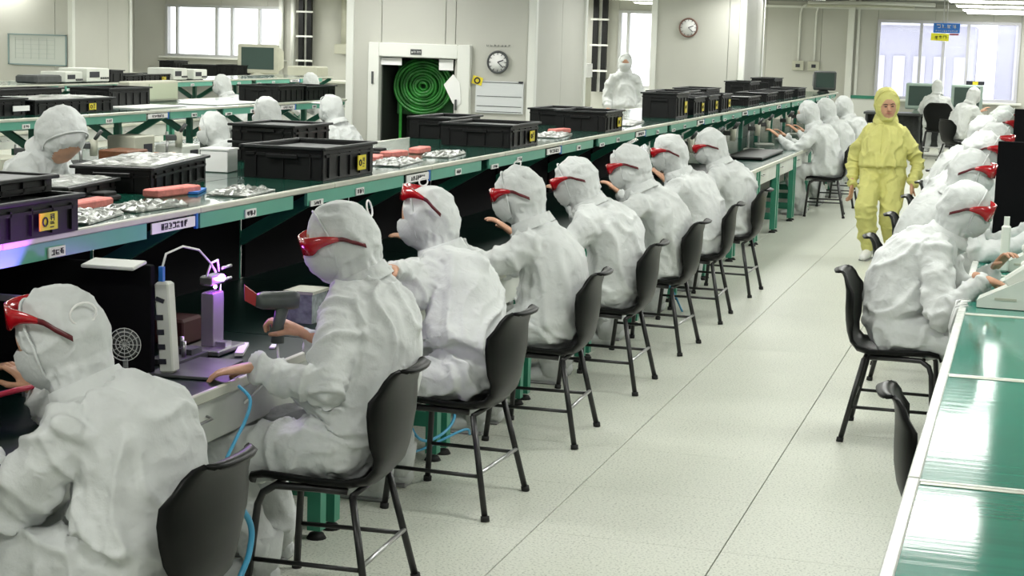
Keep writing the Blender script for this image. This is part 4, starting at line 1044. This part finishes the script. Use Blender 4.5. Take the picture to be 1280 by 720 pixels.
# clutter
tag(MB().box((-1.22, -.66, TZ+.05), (.12, .16, .10), bev=.01).build('brown_box', mat('dull_red', (.05, .012, .012), .6)), 'dull red box behind the purple lamp stand', 'box')
fx = empty('assembly_jig', 'small metal jig of rods and plates beside the power strip', 'jig', (-1.05, -.98, TZ))
MB().box((0, 0, .01), (.12, .22, .02)).box((.02, .05, .03), (.05, .08, .02)).build('plate', M_dkgrey, fx)
for p in ((-.03, -.06), (.03, -.02), (-.02, .06)): MB().cyl((p[0], p[1], .02), (p[0], p[1], .075), .009, n=10).build('rod', M_metal, fx)
tag(MB().box((-.93, -.72, TZ+.008), (.03, .22, .012), rot3(0, 0, .35)).build('white_tweezers', M_paper), 'thin white strip lying on the dark bench before the lamp stand', 'tool')
tag(MB().box((-.86, -.60, TZ+.004), (.02, .07, .005), rot3(0, 0, .3)).build('paper_scrap', M_paper), 'tiny white scrap near the bench edge', 'paper')
tag(MB().box((-.92, -1.10, TZ+.006), (.22, .34, .010), rot3(0, 0, .1), bev=.002).build('work_mat', M_dkgrey), 'dark grey work pad beneath the second worker\'s left hand', 'mat')
fb_ = empty('clear_box', 'clear plastic box of small parts behind the second worker\'s arm', 'box', (-1.0, .02, TZ))
MB().box((0, 0, .06), (.12, .16, .12)).build('box_walls', mat('cloudy_plastic', (.30, .34, .34), .2, var=.3, vscale=30), fb_)
MB().box((0, 0, .125), (.13, .17, .012)).build('box_lid', M_alu, fb_)
# round wire-guard fan behind the nearest worker
g = empty('clip_fan', 'small round wire-guard fan just right of the nearest worker\'s hood', 'fan', (-.80, -1.80, .98), .0)
g.rotation_euler = (0, 0, .25)
f_ = MB()
for r in (.015, .027, .039, .05): f_.tube([(r*math.cos(a), 0, r*math.sin(a)) for a in [2*PI*k/24 for k in range(24)]], .0016, 5, closed=True)
for k in range(12): a = k*PI/6; f_.tube([(0, 0, 0), (.05*math.cos(a), 0, .05*math.sin(a))], .0012, 4)
f_.build('wire_guard', mat('grey_wire', (.35, .36, .35), .4), g)
MB().tube([(0, .004, 0), (0, .022, 0)], [.045, .03], 20).build('motor_disc', M_dkgrey, g)
MB().tube([(0, .01, -.045), (0, .02, -.12), (0, .03, -.215)], .008, 8).build('stem', M_dkgrey, g)
MB().tube([(-.05, 0, 0), (-.10, 0, .0), (-.115, 0, -.02)], .003, 6).build('cord', M_paper, g)
# red tool in nearest worker's hand
tag(MB().tube([(-1.12, -2.42, .845), (-.98, -2.10, .88), (-.94, -2.02, .885)], [.007, .009, .006], 8).build('red_pen_tool', mat('crimson', (.5, .02, .06), .35)), 'crimson pencil-shaped tool in the nearest worker\'s hand', 'tool')
# goggles spare in shadow + yellow cap
def hose(pts, label, r=.008, m=M_blue):
    P = [Vector(p) for p in pts]; out = []
    for i in range(len(P)-1):
        p0, p1, p2, p3 = P[max(i-1, 0)], P[i], P[i+1], P[min(i+2, len(P)-1)]
        for k in range(6):
            t_ = k/6; out.append(.5*((2*p1)+(p2-p0)*t_+(2*p0-5*p1+4*p2-p3)*t_*t_+(3*p1-p0-3*p2+p3)*t_**3))
    out.append(P[-1]); return tag(MB().tube(out, r, 8).build('air_hose', m), label, 'hose')
hose([(-.66, -1.30, .77), (-.60, -1.34, .74), (-.60, -1.37, .68), (-.60, -1.44, .63), (-.60, -1.51, .58)], 'blue air hose hanging from the drawer front beside the second worker\'s sleeve', .006)
hose([(-.56, -1.75, .58), (-.5, -1.74, .52), (-.5, -1.62, .46), (-.5, -1.54, .38), (-.5, -1.54, .31), (-.5, -1.60, .24), (-.55, -1.75, .05), (-.7, -1.9, .012)], 'blue air hose looping down behind the nearest black chair', .010)
hose([(-.80, .62, .62), (-.78, .66, .40), (-.74, .60, .22), (-.70, .72, .14), (-.66, .95, .20), (-.72, 1.02, .42), (-.78, .98, .6)], 'blue air hose coil hanging under the bench behind the third chair', .007)
hose([(-.84, .52, .62), (-.82, .56, .36), (-.78, .52, .16), (-.74, .66, .10), (-.60, .90, .16), (-.60, 1.00, .12)], 'thin blue hose reaching the floor behind the third chair', .006)
hose([(-.75, 5.9, .6), (-.74, 5.92, .3), (-.65, 6.0, .10), (-.55, 5.8, .012)], 'blue hose under the bench by the seventh chair', .008)
tag(MB().box((-.95, .42, .35), (.10, .18, .16), bev=.02).build('under_bench_box', M_blackp), 'black control box hanging under the bench by the third chair', 'box').location.z = .0
# devices on the right table
def device(x, y, rz, label, sc=1.):
    t = empty('dispenser', label, 'device', (x, y, .751), rz)
    MB().prism([(-.13*sc, 0), (.13*sc, 0), (.13*sc, .135*sc), (.09*sc, .15*sc), (-.13*sc, .035*sc)], -.085*sc, .085*sc, axis=1).build('casing', M_white, t)
    MB().box((.0, -.0865*sc, .045*sc), (.10*sc, .004, .012*sc)).build('vent_slot', M_beige, t)
    MB().box((.06*sc, .0, .155*sc), (.15*sc, .12*sc, .07*sc), rot3(0, -.65, 0), bev=.012).build('sloped_head', M_white, t)
    MB().box((-.02*sc, 0, .085*sc), (.10*sc, .10*sc, .006), rot3(0, -.48, 0)).build('slot_plate', M_dkgrey, t)
    return t
device(1.735, 1.98, -.05, 'white angled dispenser at the front of the right-hand workers')
device(1.80, 2.62, .0, 'white angled dispenser behind the first, in front of the nearest right worker', .95)
device(1.80, 3.45, .0, 'third white angled dispenser at the right frame edge', .95)
bo = tag(MB().box((1.70, 3.35, .88), (.05, .05, .26), bev=.012).box((1.70, 3.35, 1.03), (.03, .03, .05)).build('white_bottle', M_white), 'white upright bottle before the second red-visored worker', 'bottle')
cb = MB(); rn = random.Random(8)
for k in range(7):
    x = 1.515+rn.uniform(-.01, .012); y = 1.85+rn.uniform(-.15, .35)
    cb.tube([(x+.05, y+.1, .76), (x, y+.05, .75), (x-.02, y+rn.uniform(-.05, .05), .66), (x-.005, y+rn.uniform(-.1, .1), .58), (x-.02, y, .50)], .006, 6)
tag(cb.build('cable_bundle', mat('pale_cable', (.62, .63, .62), .5)), 'tangled white cables hanging over the right table edge', 'cables')
tag(MB().box((1.95, 2.1, .765), (.12, .1, .03), bev=.005).build('red_part_tray', mat('tray_red', (.3, .03, .03), .5)), 'small dark red tray behind the front dispenser', 'tray')
# microscopes and lamps on the open bench stretch
def scopeS(x, y, rz, label):
    t = empty('bench_microscope', label, 'microscope', (x, y, TZ), rz)
    MB().box((0, 0, .012), (.18, .22, .022), bev=.006).build('base', M_white, t)
    MB().tube([(0, -.07, .02), (0, -.07, .30)], .013, 10).build('column', M_metal, t)
    MB().tube([(0, .03, .17), (0, .03, .30)], [.03, .035], 12).build('body_tube', M_beige, t)
    MB().box((0, -.02, .25), (.05, .12, .05), bev=.008).build('arm', M_dkgrey, t)
    for s in (-1, 1): MB().tube([(s*.02, .04, .30), (s*.028, .09, .37)], .014, 8).build('eyepiece', M_dkgrey, t)
    return t
ms = None
for k, y in enumerate((8.6, 9.5, 10.6, 11.9, 13.2, 14.4, 15.8, 17.3)):
    lab = 'bench microscope of %s on the open far stretch of the near bench' % ['the row, first', 'the row, second', 'the row, third', 'the row, fourth', 'the row, fifth', 'the row, sixth', 'the row, seventh', 'the row, last'][k]
    if ms is None: ms = scopeS(-1.25, y, -PI/2, lab); ms['group'] = 'bench microscopes'
    else: dup(ms, (-1.22-.06*(k % 2), y, TZ), -PI/2+.3*(k % 3-1), lab)
tag(MB().box((-1.15, 9.2, TZ+.02), (.5, 1.6, .035), bev=.01).build('black_tray', M_blackp), 'long black tray on the open dark green bench', 'tray')
tag(MB().box((-1.05, 12.2, TZ+.02), (.4, 1.6, .03), bev=.01).build('black_tray', M_blackp), 'second black tray farther along the open dark green bench', 'tray')
# equipment under the second row shelf (seen over the near shelf)
for k, y in enumerate((3.8, 4.6, 5.5, 6.9, 8.4)):
    dup(ms, (-5.25, y, TZ), -PI/2+.2*k, 'microscope under the second row shelf, %s from the left' % ['first', 'second', 'third', 'fourth', 'fifth'][k], 'second row microscopes')
EQ = ['leftmost white', 'dark grey', 'beige', 'second white', 'low dark', 'brown-topped', 'tall beige', 'third white', 'narrow grey', 'rightmost pale', 'far dark']
for k, (y, m_, h) in enumerate(((3.1, M_white, .20), (3.65, M_dkgrey, .16), (4.2, M_beige, .24), (4.9, M_white, .16), (5.5, M_dkgrey, .12), (5.95, M_pillar, .20), (6.5, M_beige, .28), (7.1, M_white, .18), (7.7, M_gun, .30), (8.5, M_white, .22), (9.4, M_dkgrey, .20))):
    t = empty('control_unit', '%s box-shaped unit under the second row shelf' % EQ[k], 'instrument', (-5.45+.12*(k % 3), y, TZ))
    MB().box((0, 0, h/2), (.26, .34, h), bev=.01).build('casing', m_, t); MB().box((.132, .05, h*.6), (.006, .14, h*.3)).build('display', M_ink, t)
    MB().cyl((.13, -.10, h*.4), (.15, -.10, h*.4), .025, n=10).build('knob', M_ink, t)
